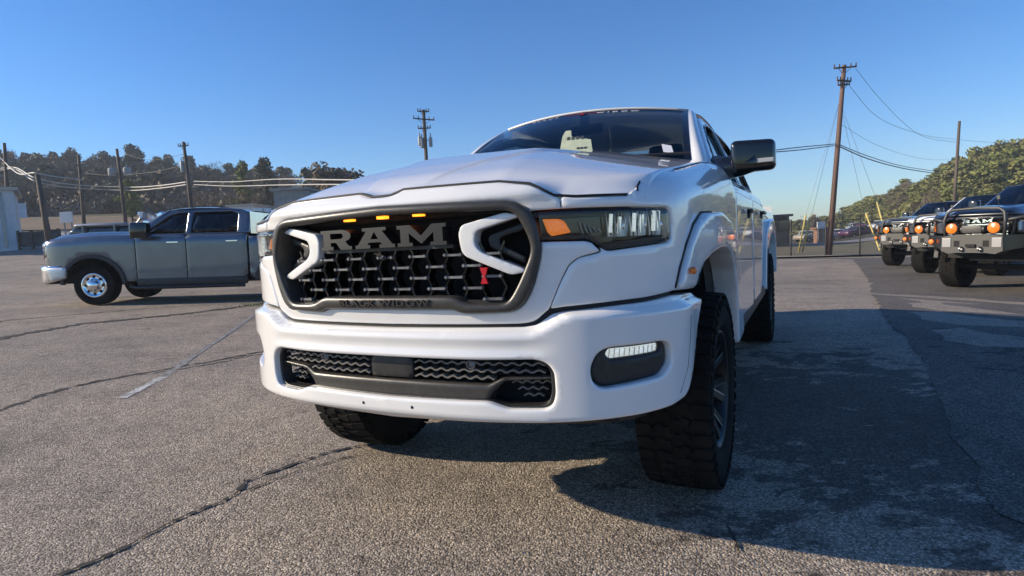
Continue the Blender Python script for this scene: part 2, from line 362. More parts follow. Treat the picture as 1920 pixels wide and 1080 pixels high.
# rolling land as one sheet out to the horizon
def lin(a,b,n): return list(np.linspace(a,b,n))
gx=[-400,-300,-200]+lin(-160,160,161)+[200,300,400]; gy=[-60,-40]+lin(-30,-6,7)+lin(-5,60,66)+lin(62,140,40)+[150,170,200,240,300,400]
V=[(x,y,g(x,y)-.07-(.0 if y>-5 else .0)) for y in gy for x in gx]; n=len(gx)
mk('terrain',V,[(j*n+i,j*n+i+1,(j+1)*n+i+1,(j+1)*n+i) for j in range(len(gy)-1) for i in range(n-1)],M['dirt'],None,True)['kind']='structure'
LOT=[(-60,-24),(60,-24),(60,27.5),(34,28.6),(14.5,29.5),(6,31),(-8,33),(-20,37),(-32,42),(-60,46)]
sheet('parking_lot',LOT,0,M['asphalt'],1.4)
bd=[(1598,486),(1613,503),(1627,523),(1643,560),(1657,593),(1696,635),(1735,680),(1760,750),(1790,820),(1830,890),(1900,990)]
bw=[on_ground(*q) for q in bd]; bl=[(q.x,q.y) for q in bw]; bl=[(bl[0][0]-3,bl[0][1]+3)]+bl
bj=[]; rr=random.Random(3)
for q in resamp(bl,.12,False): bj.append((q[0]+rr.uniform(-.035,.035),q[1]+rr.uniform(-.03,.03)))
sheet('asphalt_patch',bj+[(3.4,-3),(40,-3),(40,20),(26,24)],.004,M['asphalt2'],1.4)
def crack(px,w=.014,name='crack',m='crack',jit=.02,off=.006,seed=1,taper=True):
    rr=random.Random(seed); P=[on_ground(*q) for q in px]; Q=resamp([(q.x,q.y) for q in P],.028,False); n=len(Q); L=[];Rr=[]; wx=wy=0
    for i,q in enumerate(Q):
        wx=wx*.72+rr.uniform(-jit,jit)*.8; wy=wy*.72+rr.uniform(-jit,jit)*.8; t=Q[min(i+1,n-1)]-Q[max(i-1,0)]; t=t/(np.hypot(*t)+1e-9)
        ww=w*(rr.uniform(.15,1.7))*(min(1,min(i,n-1-i)/6+.15) if taper else 1); c=(q[0]+wx,q[1]+wy)
        L.append((c[0]-t[1]*ww/2,c[1]+t[0]*ww/2)); Rr.append((c[0]+t[1]*ww/2,c[1]-t[0]*ww/2))
    V=[(x,y,g(x,y)+off) for x,y in L]+[(x,y,g(x,y)+off) for x,y in Rr]
    o=mk(name,V,[(i,i+1,n+i+1,n+i) for i in range(n-1)],M[m],None,True); o['kind']='structure'; return o
crack([(-40,645),(0,634),(60,624),(150,608),(250,598),(350,588),(440,577),(500,568)],.16,seed=2,jit=.03)
crack([(-60,640),(0,602),(120,592),(240,582),(330,574)],.05,seed=12,jit=.03)
crack([(-40,790),(0,770),(60,747),(110,732),(180,716),(250,704),(330,690),(400,678),(460,666),(520,655),(600,646)],.050,seed=3)
crack([(250,706),(330,694),(400,683),(470,668),(530,660)],.03,seed=31,jit=.03)
crack([(60,1110),(110,1080),(170,1055),(225,1030),(290,997),(350,968),(410,945),(445,925),(465,902),(500,890),(560,868),(610,852),(650,842),(700,835)],.024,seed=4,jit=.008)
crack([(440,930),(500,905),(560,885),(640,862),(700,850)],.012,seed=14,jit=.010)
crack([(1362,988),(1376,1012),(1392,1042),(1406,1064)],.014,seed=5,jit=.006)
def stripe(px0,px1,w,m,s):
    a=on_ground(*px0); b=on_ground(*px1); d=(b-a); d.z=0; d.normalize(); nrm=Vector((-d.y,d.x,0))*w/2
    rr=random.Random(s); n=26; L=[];Rr=[]
    for i in range(n+1):
        q=a.lerp(b,i/n); L.append(q+nrm*rr.uniform(.6,1.05)); Rr.append(q-nrm*rr.uniform(.6,1.05))
    V=[(q.x,q.y,g(q.x,q.y)+.006) for q in L+Rr]; o=mk('parking_line',V,[(i,i+1,n+2+i,n+1+i) for i in range(n)],M[m],None,False); o['kind']='structure'
stripe((228,748),(306,708),.10,'paint',1); stripe((306,708),(352,676),.10,'paint2',2); stripe((352,676),(478,590),.08,'paint2',3)
# loose chippings on the asphalt close to the camera
mb=MB(); rr=random.Random(8)
for _ in range(420):
    x=rr.uniform(-3.2,2.6); y=rr.uniform(1.7,6.5)
    if -.9<x<1.5 and y>2.9: continue
    s_=rr.uniform(.003,.008); V=[(x+rr.uniform(-1,1)*s_,y+rr.uniform(-1,1)*s_,g(x,y)+.004+rr.uniform(0,1)*s_) for _ in range(5)]
    mb.add(V,[(0,1,2),(0,2,3),(0,3,4),(0,1,4),(1,2,4),(2,3,4)])
tag(mb.build('loose_gravel',M['concrete']),'small pale loose stones scattered on the worn asphalt','gravel',kind='stuff')
# verge, far roads and banks
sheet('grass_verge',[(3,31.6),(14.5,30.0),(34,29.1),(60,28),(70,40),(40,52),(10,56),(2,45)],.05,M['drygrass'],1.8)
sheet('kerb_strip',[(4,31.3),(14.5,29.5),(34,28.6),(60,27.5),(60,28.3),(34,29.3),(14.5,30.2),(4,32)],.09,M['concrete'],1.5)
sheet('far_road',[(2,57),(40,53),(90,50),(90,56),(40,60),(2,63)],.06,M['road'],2)
sheet('grass_bank',[(-60,46.5),(-32,42.6),(-20,38),(-10,38),(-12,50),(-30,54),(-90,60),(-90,50)],.05,M['drygrass'],1.8)
sheet('road',[(-100,60),(-60,57),(-30,55),(-10,52),(-10,57),(-30,61),(-60,64),(-100,68)],.06,M['road'],1.8)
sheet('clay_bank',[(-100,69),(-60,66),(-30,63),(-12,60),(-12,74),(-40,80),(-100,86)],.04,M['clay'],2)
# ------------------------------------------------------------------ THE WHITE PICKUP
TX,TY,TYAW=-.4622,2.1592,26.8383
truck=empty('pickup_truck',(TX,TY,0),label='large lifted white pickup truck with black grille, filling the middle of the car park',cat='pickup truck')
truck.rotation_euler=(0,0,R(-TYAW))
PLAN=[(0,0),(.2,.004),(.4,.02),(.6,.06),(.75,.115),(.86,.19),(.93,.28),(.97,.38),(.99,.5),(1.0,.7),(1.005,1.2),(1.01,2.5),(1.01,4.5),(1.0,5.85)]
zc=([0,.19,.21,.3,.8,1.3,1.6,1.75,1.9,4.0,4.06,5.9],[1.6,1.6,1.235,1.235,1.310,1.385,1.412,1.40,1.355,1.335,1.25,1.25])
B=Wrap(PLAN,zc,.12,twist=.03)
uy=B.uy
sgn=lambda P,s:[(s*u,v) for u,v in P]
# --- outlines traced in body coordinates (u along the body, v height, metres)
s_out=[(0,1.300),(.50,1.286),(.55,1.272),(.588,1.238),(.606,1.175),(.606,1.11),(.578,1.01),(.545,.948),(.505,.920),(.32,.916),(.29,.931),(0,.931)]
s_in=[(0,1.268),(.50,1.257),(.535,1.238),(.572,1.155),(.575,1.113),(.537,1.03),(.500,.966),(.475,.948),(.345,.950),(.296,.976),(0,.976)]
hl=[(.57,1.249),(.674,1.250),(.868,1.247),(1.066,1.243),(1.088,1.232),(1.093,1.139),(1.069,1.123),(.82,1.105),(.785,1.128),(.755,1.142),(.57,1.147)]
top=[(0,1.334),(.045,1.335),(.10,1.351),(.47,1.348),(.577,1.333),(.605,1.319),(.657,1.289),(.726,1.282),(.899,1.280)]
seam=[(.785,1.12),(.80,1.106),(.725,1.091),(.693,1.069),(.662,1.011),(.622,.924)]
S1=rnd(s_out[:-1]+[(0,.931)],0)
surr=rnd(mir(s_out),.03,3); surin=rnd(mir(s_in),.03,3)
def d_fas(u,z): return -.014*sm(1.31,1.36,z)*(1-sm(.5,.8,np.abs(u)))+.012*np.exp(-((z-1.305)/.02)**2)*(1-sm(.55,.7,np.abs(u)))-.012*(1-sm(.87,.93,z))
fas=[q for q in top[:7]]+[(.674,1.287),(.674,1.25)]+seam+[(.612,.918),(.573,.884),(.53,.877),(0,.873)]
panel('front_fascia',rnd(mir(fas),.02,3),B,M['white'],truck,holes=[surr]+[rnd(sgn(hl,s),.015) for s in(1,-1)],res=.015,r=.007,thick=.05,d0=d_fas)
panel('grille_surround',surr,B,M['greypl'],truck,holes=[surin],res=.012,r=.012,thick=.10,d0=.022)
# badge lettering on the lower bar of the surround
textmesh('lettering','BLACK WIDOW',.029,lambda x,y,z:B(x,.9415+y,.024+z)[()] if False else tuple(B(np.array([x]),np.array([.9455+y]),np.array([.0235+z]))[0]),M['pitch'],truck,.004,1.75,.0009)
# grille cavity
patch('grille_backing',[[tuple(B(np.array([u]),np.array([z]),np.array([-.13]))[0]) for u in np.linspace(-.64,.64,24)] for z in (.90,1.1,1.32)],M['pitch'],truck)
def bar(mb,P,w,d0,d1,mapf=B):
    """flat bar along 2D points P, width w, between depths d0 and d1"""
    P=[np.array(q,float) for q in P]; L=[];Rr=[]
    for i,q in enumerate(P):
        t=P[min(i+1,len(P)-1)]-P[max(i-1,0)]; t/=np.hypot(*t)+1e-9; n=np.array([-t[1],t[0]])*w/2; L.append(q+n); Rr.append(q-n)
    A=np.array(L+Rr[::-1]); n=len(A); f=lambda dd: mapf(A[:,0],A[:,1],np.full(n,dd)); V=list(f(d0))+list(f(d1)); m=len(P)
    F=[]
    for i in range(m-1): F+= [(n+i,n+i+1,n+(2*m-2-i),n+(2*m-1-i)),(i,2*m-1-i,2*m-2-i,i+1)]
    for i in range(n): F.append((i,(i+1)%n,n+(i+1)%n,n+i))
    mb.add(V,F)
SI=np.array(surin)
hx,hz=.143,.0385
cells=MB(); rows=[1.128,1.090,1.052,1.014,.976,.938,1.166]
for j,z in enumerate([1.155-.0385*k for k in range(1,6)]):
    for i in range(-6,7):
        cx=(i+(.5 if j%2 else 0))*hx
        P=[(cx-.026,z),(cx+.026,z)]
        q=np.array([(cx,z)]); 
        if not inside(q,SI)[0] or abs(cx)>.50 or (abs(cx)>.30 and z>1.12-.0*z and (abs(cx)-.30)*.42<(z-1.11)): continue
        mb=MB(); bar(mb,P,.0075,-.030,-.012); bar(mb,[(cx-.034,z+.004),(cx-.027,z-.002)],.009,-.03,-.008); bar(mb,[(cx+.027,z-.002),(cx+.034,z+.004)],.009,-.03,-.008)
        mb.build('grille_bar',M['litbar'] if 'litbar' in M else M.setdefault('litbar',mat('grille_bar_lit_tone',(.13,.13,.135),.25,noise=(25,(.22,.22,.22),.4,.6))),truck)  # paler bars carry the lit edges of the mesh in their colour
        bar(cells,P,.009,-.08,-.031)
        for s in (1,-1): bar(cells,[(cx+s*.026,z),(cx+s*(hx/2-.026),z-hz)],.007,-.07,-.03); bar(cells,[(cx+s*.026,z),(cx+s*(hx/2-.026),z+hz)],.007,-.07,-.03)
cells.build('grille_honeycomb',M['gloss'],truck)['kind']='stuff'
# R A M block letters
def letter(polys,x0,w,h,zb,name):
    mb=MB()
    for P in polys:
        Q=[(x0+x*w,zb+y*h) for x,y in P]
        mb.prism(Q,lambda x,y:tuple(B(np.array([x]),np.array([y]),np.array([-.05]))[0]),lambda x,y:tuple(B(np.array([x]),np.array([y]),np.array([.012]))[0]))
    o=mb.build(name,M['letter'],truck); return o
M['letter']=mat('gunmetal_letters',(.010,.0103,.011),.45,.0)
Rr=[[(0,0),(.36,0),(.36,.17),(.30,.17),(.30,.36),(.48,.36),(.62,.0),(1,0),(1,.17),(.90,.17),(.78,.42),(.92,.52),(.98,.66),(.96,.82),(.84,.95),(.7,1),(0,1),(0,.83),(.08,.83),(.08,.17),(0,.17)]]
# R: bowl opening is cut as its own slot by building the letter from two pieces
Rl=[[(0,0),(.40,0),(.40,.17),(.32,.17),(.32,.83),(.10,.83),(.10,1),(0,1),(0,.83),(.08,.83),(.08,.17),(0,.17)],
    [(.10,.83),(.66,.83),(.72,.78),(.74,.69),(.72,.60),(.66,.55),(.32,.55),(.32,.37),(.50,.37),(.64,0),(1,0),(1,.17),(.92,.17),(.80,.41),(.92,.50),(.98,.64),(.97,.80),(.87,.94),(.74,1),(.10,1)]]
Al=[[(0,0),(.38,0),(.38,.17),(.31,.17),(.35,.27),(.65,.27),(.69,.17),(.62,.17),(.62,0),(1,0),(1,.17),(.94,.17),(.66,1),(.50,1),(.50,.80),(.61,.43),(.39,.43),(.50,.80),(.50,1),(.34,1),(.06,.17),(0,.17)]]
Al=[[(0,0),(.38,0),(.38,.17),(.31,.17),(.35,.28),(.50,.28),(.50,.44),(.40,.44),(.50,.80),(.50,1),(.20,1),(.20,.84),(.30,.84),(.06,.17),(0,.17)]]
Al.append([(1-x,y) for x,y in Al[0]][::-1])
Ml=[[(0,0),(.32,0),(.32,.17),(.25,.17),(.25,.62),(.50,.10),(.50,.48),(.28,1),(0,1),(0,.83),(.07,.83),(.07,.17),(0,.17)]]
Ml.append([(1-x,y) for x,y in Ml[0]][::-1])
letter(Rl,-.285,.155,.074,1.154,'letter'); letter(Al,-.112,.180,.074,1.154,'letter'); letter(Ml,.080,.200,.074,1.154,'letter')
mb=MB(); bar(mb,[(-.29,1.147),(.29,1.147)],.012,-.06,-.015); mb.build('letter_rail',M['blackpl'],truck)
for x in (-.158,0,.158):
    mb=MB(); bar(mb,[(x-.018,1.263),(x+.018,1.263)],.011,-.03,-.004); o=mb.build('marker_light',M['amberlit'],truck)
# white C shaped brackets with dark inner bezel
Co=[(.548,1.236),(.49,1.250),(.33,1.217),(.316,1.19),(.324,1.130),(.338,1.110),(.50,1.042),(.552,1.050)]
Ci=[(.548,1.060),(.399,1.121),(.376,1.146),(.377,1.177),(.386,1.195),(.53,1.231)]
for s in (1,-1):
    panel('grille_bracket',rnd(sgn(Co+Ci,s),.014,3),B,M['white'],truck,res=.012,r=.004,thick=.05,d0=-.004)
    Ck=[(.547,1.215),(.42,1.178),(.412,1.165),(.418,1.140),(.428,1.132),(.545,1.075)]; Ck2=[(.545,1.10),(.47,1.138),(.455,1.148),(.458,1.165),(.47,1.172),(.547,1.19)]
    panel('bracket_bezel',rnd(sgn(Ck+Ck2,s),.008,3),B,M['blackpl'],truck,res=.014,r=.005,thick=.03,d0=-.035)
# small red badge on the mesh
mb=MB()
for P in ([(-.014,.030),(.014,.030),(.004,.002),(-.004,.002)],[(-.004,.000),(.004,.000),(.013,-.024),(-.013,-.024)]):
    mb.prism([(.405+x,1.040+y) for x,y in P],lambda x,y:tuple(B(np.array([x]),np.array([y]),np.array([-.012]))[0]),lambda x,y:tuple(B(np.array([x]),np.array([y]),np.array([.0]))[0]))
mb.build('badge',M['red'],truck)
mb=MB(); mb.ball(tuple(B(np.array([.0]),np.array([1.118]),np.array([-.012]))[0]),.013); sharp(mb.build('front_camera',M['gloss'],truck))
# --- bumper
bt=[(0,.862),(.535,.866),(.578,.873),(.632,.908),(.672,.915),(.855,.926),(.96,.930),(1.096,.941),(1.36,.931)]
be=[(1.385,.92),(1.262,.786),(1.185,.696),(1.125,.612),(1.095,.590),(1.017,.573),(.905,.566),(.743,.558),(.587,.548),(.331,.538),(0,.530)]
def d_bum(u,z):
    a=np.abs(u); e=sm(.55,.70,a)*.055
    return .036*(1-sm(.846+e,.864+e,z))-.028*(1-sm(.532,.562,z))-.007*sm(.775,.79,z)*(1-sm(.815,.83,z))*(1-sm(.52,.66,a))-.02*sm(1.1,1.3,a)
ik=[(0,.762),(.40,.762),(.575,.765),(.612,.752),(.633,.722),(.635,.65),(.624,.612),(.60,.598),(.475,.596),(.405,.618),(0,.612)]
fg=[(.80,.797),(.99,.800),(1.022,.785),(1.026,.725),(.986,.682),(.78,.661),(.75,.682),(.744,.73),(.765,.778)]
intake=rnd(mir(ik),.016,3)
panel('bumper',rnd(mir(bt+be),.012,3),B,M['white'],truck,holes=[intake]+[rnd(sgn(fg,s),.02,4) for s in(1,-1)],res=.014,r=.009,thick=.05,d0=d_bum)
for s in (1,-1):   # end cap seam
    mb=MB(); bar(mb,[(s*a,b) for a,b in [(1.155,.905),(1.15,.86),(1.14,.80),(1.11,.69),(1.06,.61)]],.0016,.0,.0355,lambda u,v,d:B(u,v,d_bum(u,v)+(.0012 if d[0]>.03 else -.01))); mb.build('bumper_seam',M['gapshade'],truck)
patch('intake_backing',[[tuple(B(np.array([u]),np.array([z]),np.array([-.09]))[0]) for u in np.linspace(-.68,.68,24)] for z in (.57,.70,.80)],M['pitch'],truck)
dv=[(0,.671),(.40,.671),(.45,.694),(.62,.702)]; dvb=[(.63,.690),(.455,.683),(.41,.640),(.395,.606),(0,.600)]
panel('intake_crossbar',rnd(mir(dv+dvb),.01,3),B,M['greypl'],truck,res=.016,r=.012,thick=.06,d0=.004)
lip=[(0,.775),(.41,.775),(.585,.778),(.63,.76),(.650,.725),(.652,.64),(.636,.595),(.60,.585),(.475,.583),(.40,.605),(0,.600)]
panel('intake_bezel',rnd(mir([(a*.995,b) for a,b in lip]),.02,3),B,M['blackpl'],truck,holes=[rnd(mir([(a*.978,.69+(b-.69)*.93) for a,b in ik]),.014,3)],res=.02,r=.004,thick=.04,d0=.012)
panel('centre_plate',[(-.095,.678),(.095,.678),(.095,.757),(-.095,.757)],B,M['blackpl'],truck,res=.03,r=.004,thick=.03,d0=-.006)
M['wave']=mat('intake_mesh_satin',(.15,.145,.135),.3)
for s in (1,-1):
    for j in range(3):
        x=.105
        while x<(.60 if j<2 else .40):
            P=[(s*(x+t*.045),.742-.025*j+.0075*math.sin(math.pi*min(1,max(0,(t-.12)/.76)))-.004) for t in np.linspace(0,1,9)]
            mb=MB(); bar(mb,P,.006,-.045,-.004); mb.build('mesh_wave',M['wave'],truck); x+=.045
    for j in range(3):
        x=.475+.02*j
        while x<.585:
            P=[(s*(x+t*.036),.672-.022*j+.007*math.sin(math.pi*min(1,max(0,(t-.12)/.76)))) for t in np.linspace(0,1,9)]
            mb=MB(); bar(mb,P,.005,-.05,-.03); mb.build('mesh_wave',M['wave'],truck); x+=.036
    mb=MB(); c=B(np.array([s*.335]),np.array([.738]),np.array([-.01]))[0]
    mb.lathe([(-.03,.010),(-.004,.010),(-.004,.017),(.006,.019),(.010,.015),(.012,.011),(.006,.009),(.006,0)],18,'Y',(c[0],c[1],c[2])); mb.V=[(x,2*c[1]-y,z) for x,y,z in mb.V]
    sharp(mb.build('parking_sensor',M['steel'],truck))
    # fog lamp
    fgo=rnd(sgn([(a,b) for a,b in fg],s),.02,4)
    panel('fog_lamp_bezel',rnd(sgn([(.885+(a-.885)*.99,.732+(b-.732)*.99) for a,b in fg],s),.02,4),B,M['blackpl'],truck,holes=[rnd(sgn([(.808,.787),(.99,.79),(.998,.775),(.985,.762),(.81,.754),(.797,.77)],s),.008)],res=.016,r=.012,thick=.05,d0=.012)
    o=panel('fog_lamp',rnd(sgn([(.80,.789),(.995,.792),(1.0,.775),(.985,.760),(.81,.752),(.794,.77)],s),.008),B,M['lamp'],truck,res=.012,r=.006,thick=.02,d0=-.004)
    mb=MB()
    for k in range(11): u=.81+k*.0175; bar(mb,[(s*u,.757),(s*(u+.004),.785)],.003,-.01,.001)
    mb.build('lamp_rib',M['chrome'],o)
for x in (-.11,.11):
    mb=MB(); c=B(np.array([x]),np.array([.583]),np.array([float(d_bum(np.array([x]),np.array([.583]))[0])]))[0]; mb.ball(c,(.006,.003,.006)); mb.build('bolt',M['pitch'],truck)
# --- headlights
for s in (1,-1):
    H=rnd(sgn(hl[:],s),.014,3)
    inn=[(.615,1.247)]+hl[1:-1]+[(.60,1.149)]
    panel('headlight_lens',rnd(sgn([(.600,1.245),(.674,1.246),(.868,1.243),(1.066,1.239),(1.083,1.230),(1.088,1.139),(1.066,1.128),(.82,1.110),(.785,1.132),(.755,1.146),(.592,1.151)],s),.012,3),B,M['clearglass'],truck,res=.02,r=.008,thick=.012,d0=.0)
    hb=panel('headlight_housing',rnd(sgn([(.585,1.252),(1.09,1.25),(1.10,1.12),(.82,1.10),(.58,1.14)],s),.01),B,M['gloss'],truck,res=.05,r=0,thick=.001,d0=-.075)
    m=MB(); bar(m,[(s*.585,1.235),(s*1.08,1.230)],.018,-.07,-.012); bar(m,[(s*.80,1.118),(s*1.08,1.138)],.022,-.07,-.02); bar(m,[(s*.60,1.158),(s*.76,1.156),(s*.80,1.128)],.012,-.07,-.015); m.build('lamp_shroud',M['blackpl'],hb)
    for k,(u0,w) in enumerate(((.835,.075),(.925,.075),(1.012,.06))):
        m=MB()
        for q in range(9):
            u=u0+q*w/8; dd=-.060+.020*math.sin(math.pi*q/6)
            m.add([tuple(B(np.array([s*(u+a)]),np.array([z]),np.array([dd+e]))[0]) for a,z,e in ((0,1.150,.022),(w/7*.8,1.152,.026),(w/7*.8+.004*q-.01,1.232,.012),(-.006+.004*q,1.230,.026))],[(0,1,2,3)])
        m.build('lamp_reflector',M['reflector'] if 'reflector' in M else M.setdefault('reflector',mat('bright_reflector',(.85,.87,.86),.3,.3,noise=(55,(.45,.48,.47),.42,.6,3,(1,1,.15)))),hb)
        m=MB(); m.lathe([(0,.001),(.003,.016),(.010,.019),(.018,.017)],16,'Y',tuple(B(np.array([s*(u0+w/2)]),np.array([1.185]),np.array([-.028]))[0])); m.build('projector_lens',M['chrome'],hb,True)
    m=MB()
    for u,z0,z1 in ((.84,1.165,1.225),(.872,1.16,1.215),(.93,1.165,1.225),(.962,1.16,1.22),(1.02,1.165,1.232),(1.045,1.165,1.232)): bar(m,[(s*u,z0),(s*(u+.006),z1)],.010,-.03,-.02)
    m.build('glow_sliver',M['lamp'],hb)  # emissive slivers added to brighten the streaks in the headlight
    m=MB()
    for q in range(5): u=.735+.016*q; bar(m,[(s*u,1.205-.006*q),(s*(u+.012),1.168)],.006,-.06,-.035)
    m.build('lamp_trim',M['steel'],hb)
    panel('turn_signal',rnd(sgn([(.612,1.220),(.668,1.218),(.686,1.208),(.706,1.172),(.640,1.163),(.628,1.175)],s),.006),B,M['amberglow'],truck,res=.014,r=.006,thick=.03,d0=-.012)
    # fender (front wing)
    f=[(.677,1.289)]+top[7:]
    u0=uy(.26); sh=[(uy(y),float(np.interp(y,zc[0],zc[1]))+.12*t) for y,t in ((.235,.75),(.27,1.05),(.34,1.30),(.5,1.42),(.9,1.42),(1.3,1.42),(1.62,1.42),(1.80,1.30),(1.90,1.1))]
    ar=[(uy(1.90),.62),(uy(1.62),.62),(uy(1.60),.80),(uy(1.52),1.0),(uy(1.36),1.13),(uy(1.10),1.18),(uy(.86),1.17),(uy(.68),1.08),(uy(.58),.95)]
    bot=[(1.10,.957),(.96,.946),(.855,.942),(.672,.931),(.6245,.9255)]
    lf=[(.664,1.011),(.6955,1.067),(.7265,1.0885),(.803,1.103)]
    fen=f+sh+ar+bot+lf+[(.795,1.14),(.677,1.24)]
    panel('front_fender',rnd(sgn(fen,s),.01,2),B,M['white'],truck,holes=[H],res=.022,r=.008,thick=.035,d0=0)
# dark filler behind the shut lines
for s in (1,-1):
    us=np.concatenate([np.linspace(0,1.1,24)])
    patch('seam_backing',[[tuple(B(np.array([s*u]),np.array([z]),np.array([-.02]))[0]) for u in us] for z in (.84,.90,.96)],M['gapshade'],truck)
    patch('seam_backing',[[tuple(B(np.array([s*u]),np.array([z]),np.array([-.075+.035*float(sm(.5,.7,u))]))[0]) for u in np.linspace(0,.98,24)] for z in (1.25,1.262,1.272)],M['gapshade'],truck)
# --- bonnet
def topz(x):
    a=abs(x); return float(np.interp(a,[0,.045,.10,.47,.577,.605,.657,.726,.9],[1.342,1.343,1.359,1.356,1.341,1.327,1.297,1.289,1.287]))
def hood_z(x,y):
    a=abs(x); yf=float(np.interp(a,B.C[:,0],B.C[:,1])) if a<.93 else .28
    ct=float(np.interp(y,[0,.06,.2,.4,.75,1.1,1.6,1.8],[1.345,1.355,1.415,1.475,1.555,1.61,1.655,1.665]))
    ed=float(np.interp(y,[0,.15,.3,.55,.8,1.2,1.6,1.8],[1.275,1.292,1.350,1.398,1.433,1.492,1.535,1.545]))
    k_=float(sm(.05,1.3,y)); wi=.42-.26*k_; t_=max(0,(a-wi)/(.9-wi)); w=1-(t_**1.25 if t_>.12 else t_*t_*(.12**1.25)/.0144)
    z=ed+(ct-ed)*w-.02*(a/.9)**2*w
    z+= .009*(1-float(sm(.10+.30*y,.113+.31*y,a)))*float(sm(.02,.2,y))*(1-float(sm(.9,1.1,y)))
    # sunken rear centre
    z-= .045*(1-float(sm(.27,.31,a)))*float(sm(1.0,1.2,y))
    fr=float(sm(0,.12,y-yf)); tz=topz(x); z=tz+(z-tz)*fr if z>tz else z*fr+tz*(1-fr)
    return z-.008*(1-min(1,max(0,(y-yf-.016))/.012))**2 if y-yf<.028 else z
rows=[]
xs=np.concatenate([np.linspace(-.896,-.3,44)[:-1],np.linspace(-.3,.3,61),np.linspace(.3,.896,44)[1:]])
def hoodpt(x,t):
    a=abs(x); yf=float(np.interp(a,B.C[:,0],B.C[:,1]))-.0; yf+= .016
    yr=1.60+.135*a*a; y=yf+(yr-yf)*t; z=hood_z(x,y)
    return (x,y,z-.03*x*float(sm(.1,1.3,y)))
ts=np.concatenate([[0,.003,.008,.016,.03,.045,.06,.08],np.linspace(.10,1,46)])
rows=[[ (x,hoodpt(x,0)[1]+.004,hoodpt(x,0)[2]-.022) for x in xs]]+[[hoodpt(x,t) for x in xs] for t in ts]
rows.append([(q[0],q[1]+.01,q[2]-.03) for q in rows[-1]])
rows=[[(r_[0][0]-.010,r_[0][1],r_[0][2]-.035)]+[(r_[0][0]-.006,r_[0][1],r_[0][2]-.006)]+r_+[(r_[-1][0]+.006,r_[-1][1],r_[-1][2]-.006)]+[(r_[-1][0]+.010,r_[-1][1],r_[-1][2]-.035)] for r_ in rows]
patch('hood',rows,M['white'],truck)
for s in (1,-1):
    mb=MB(); Pg=[(s*a,b+.006) for a,b in resamp(top,.02,False)]; bar(mb,Pg,.007,-.03,.004,lambda u,v,d:B(u,v,d_fas(u,v)+np.where(np.array(d)>0,-.004,-.03))); mb.build('hood_seam',M['gapshade'],truck)
    mb=MB(); Pg=[(s*uy(y),float(np.interp(y,zc[0],zc[1]))+.12*t-.001) for y,t in ((.225,.55),(.235,.75),(.27,1.05),(.34,1.30),(.42,1.37),(.5,1.42),(.9,1.42),(1.3,1.42),(1.62,1.42))]; bar(mb,[tuple(q) for q in resamp(Pg,.03,False)],.006,-.02,.0015); mb.build('hood_seam',M['gapshade'],truck)
# cowl and wipers
patch('cowl_panel',[[(x,1.56+.10*(x/.87)**2+dy,1.475+z0-.05*(x/.87)**2-.03*x) for x in np.linspace(-.84,.84,20)] for dy,z0 in ((-.04,.03),(.1,.02),(.28,.05))],M['blackpl'],truck)
for x in (-.42,.30):
    mb=MB(); mb.tube([(x,1.62,1.56),(x+.22,1.66,1.585),(x+.5,1.70,1.575)],.009,6); mb.build('wiper',M['blackpl'],truck)
# --- wheel arch flares
def d_fl(cu):
    return lambda u,v: .060-.02*sm(1.1,1.28,v)*0
def flare(name,s,yc,outer,inner):
    P=[(uy(yc+a),b) for a,b in outer]+[(uy(yc+a),b) for a,b in inner[::-1]]
    return panel(name,rnd(sgn(P,s),.02,2),B,M['white'],truck,res=.02,r=.012,thick=.10,d0=lambda u,v:.022+.030*sm(uy(yc)-.5,uy(yc)-.05,np.abs(u)))
fo=[(-.60,.962),(-.565,1.03),(-.50,1.11),(-.40,1.185),(-.26,1.235),(0,1.25),(.28,1.22),(.48,1.12),(.60,.98),(.68,.80),(.72,.62)]
fi=[(-.45,.958),(-.41,1.00),(-.34,1.045),(-.22,1.08),(-.08,1.10),(.10,1.10),(.26,1.07),(.38,.99),(.44,.88),(.47,.74),(.48,.60)]
ro=[(-.70,.62),(-.66,.80),(-.58,.98),(-.46,1.12),(-.26,1.215),(0,1.24),(.28,1.21),(.48,1.12),(.60,.98),(.68,.80),(.70,.70)]
ri=[(-.53,.60),(-.50,.74),(-.44,.88),(-.36,1.00),(-.24,1.085),(-.08,1.12),(.10,1.12),(.26,1.085),(.40,.98),(.48,.80),(.50,.68)]
FW,RW=.97,4.64
for s in (1,-1):
    flare('wheel_arch_flare',s,FW,fo,fi); flare('wheel_arch_flare',s,RW,ro,ri)
    # thin black strip painting the shaded gap round the front flare
    mb=MB(); bar(mb,[(s*uy(FW+a*1.012),b+.004) for a,b in fo[:6]],.008,-.01,.004); mb.build('flare_gap_shade',M['gapshade'],truck)
    mb=MB(); mb.ball(tuple(B(np.array([s*1.178]),np.array([1.022]),np.array([.034]))[0]),(.014,.014,.014)); sharp(mb.build('side_marker',M['amber'],truck))
    # arch liners
    for yc,inr in ((FW,fi),(RW,ri)):
        row0=[tuple(B(np.array([s*uy(yc+a*1.02)]),np.array([b*1.008]),np.array([.03]))[0]) for a,b in inr]; row1=[(s*.62,q[1],q[2]) for q in row0]; mid=[(s*.80,q[1],q[2]) for q in row0]
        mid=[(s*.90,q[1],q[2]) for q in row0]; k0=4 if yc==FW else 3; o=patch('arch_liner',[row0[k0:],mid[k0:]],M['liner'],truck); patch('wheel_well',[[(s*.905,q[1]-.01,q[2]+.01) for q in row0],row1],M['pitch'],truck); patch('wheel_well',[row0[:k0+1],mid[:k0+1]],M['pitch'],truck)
        mb=MB()
        for k in (6,7,8):
            q=mid[k]; mb.ball((s*.955,q[1]-.004,q[2]+.004),.010)
        mb.build('liner_clip',M['pitch'],o)
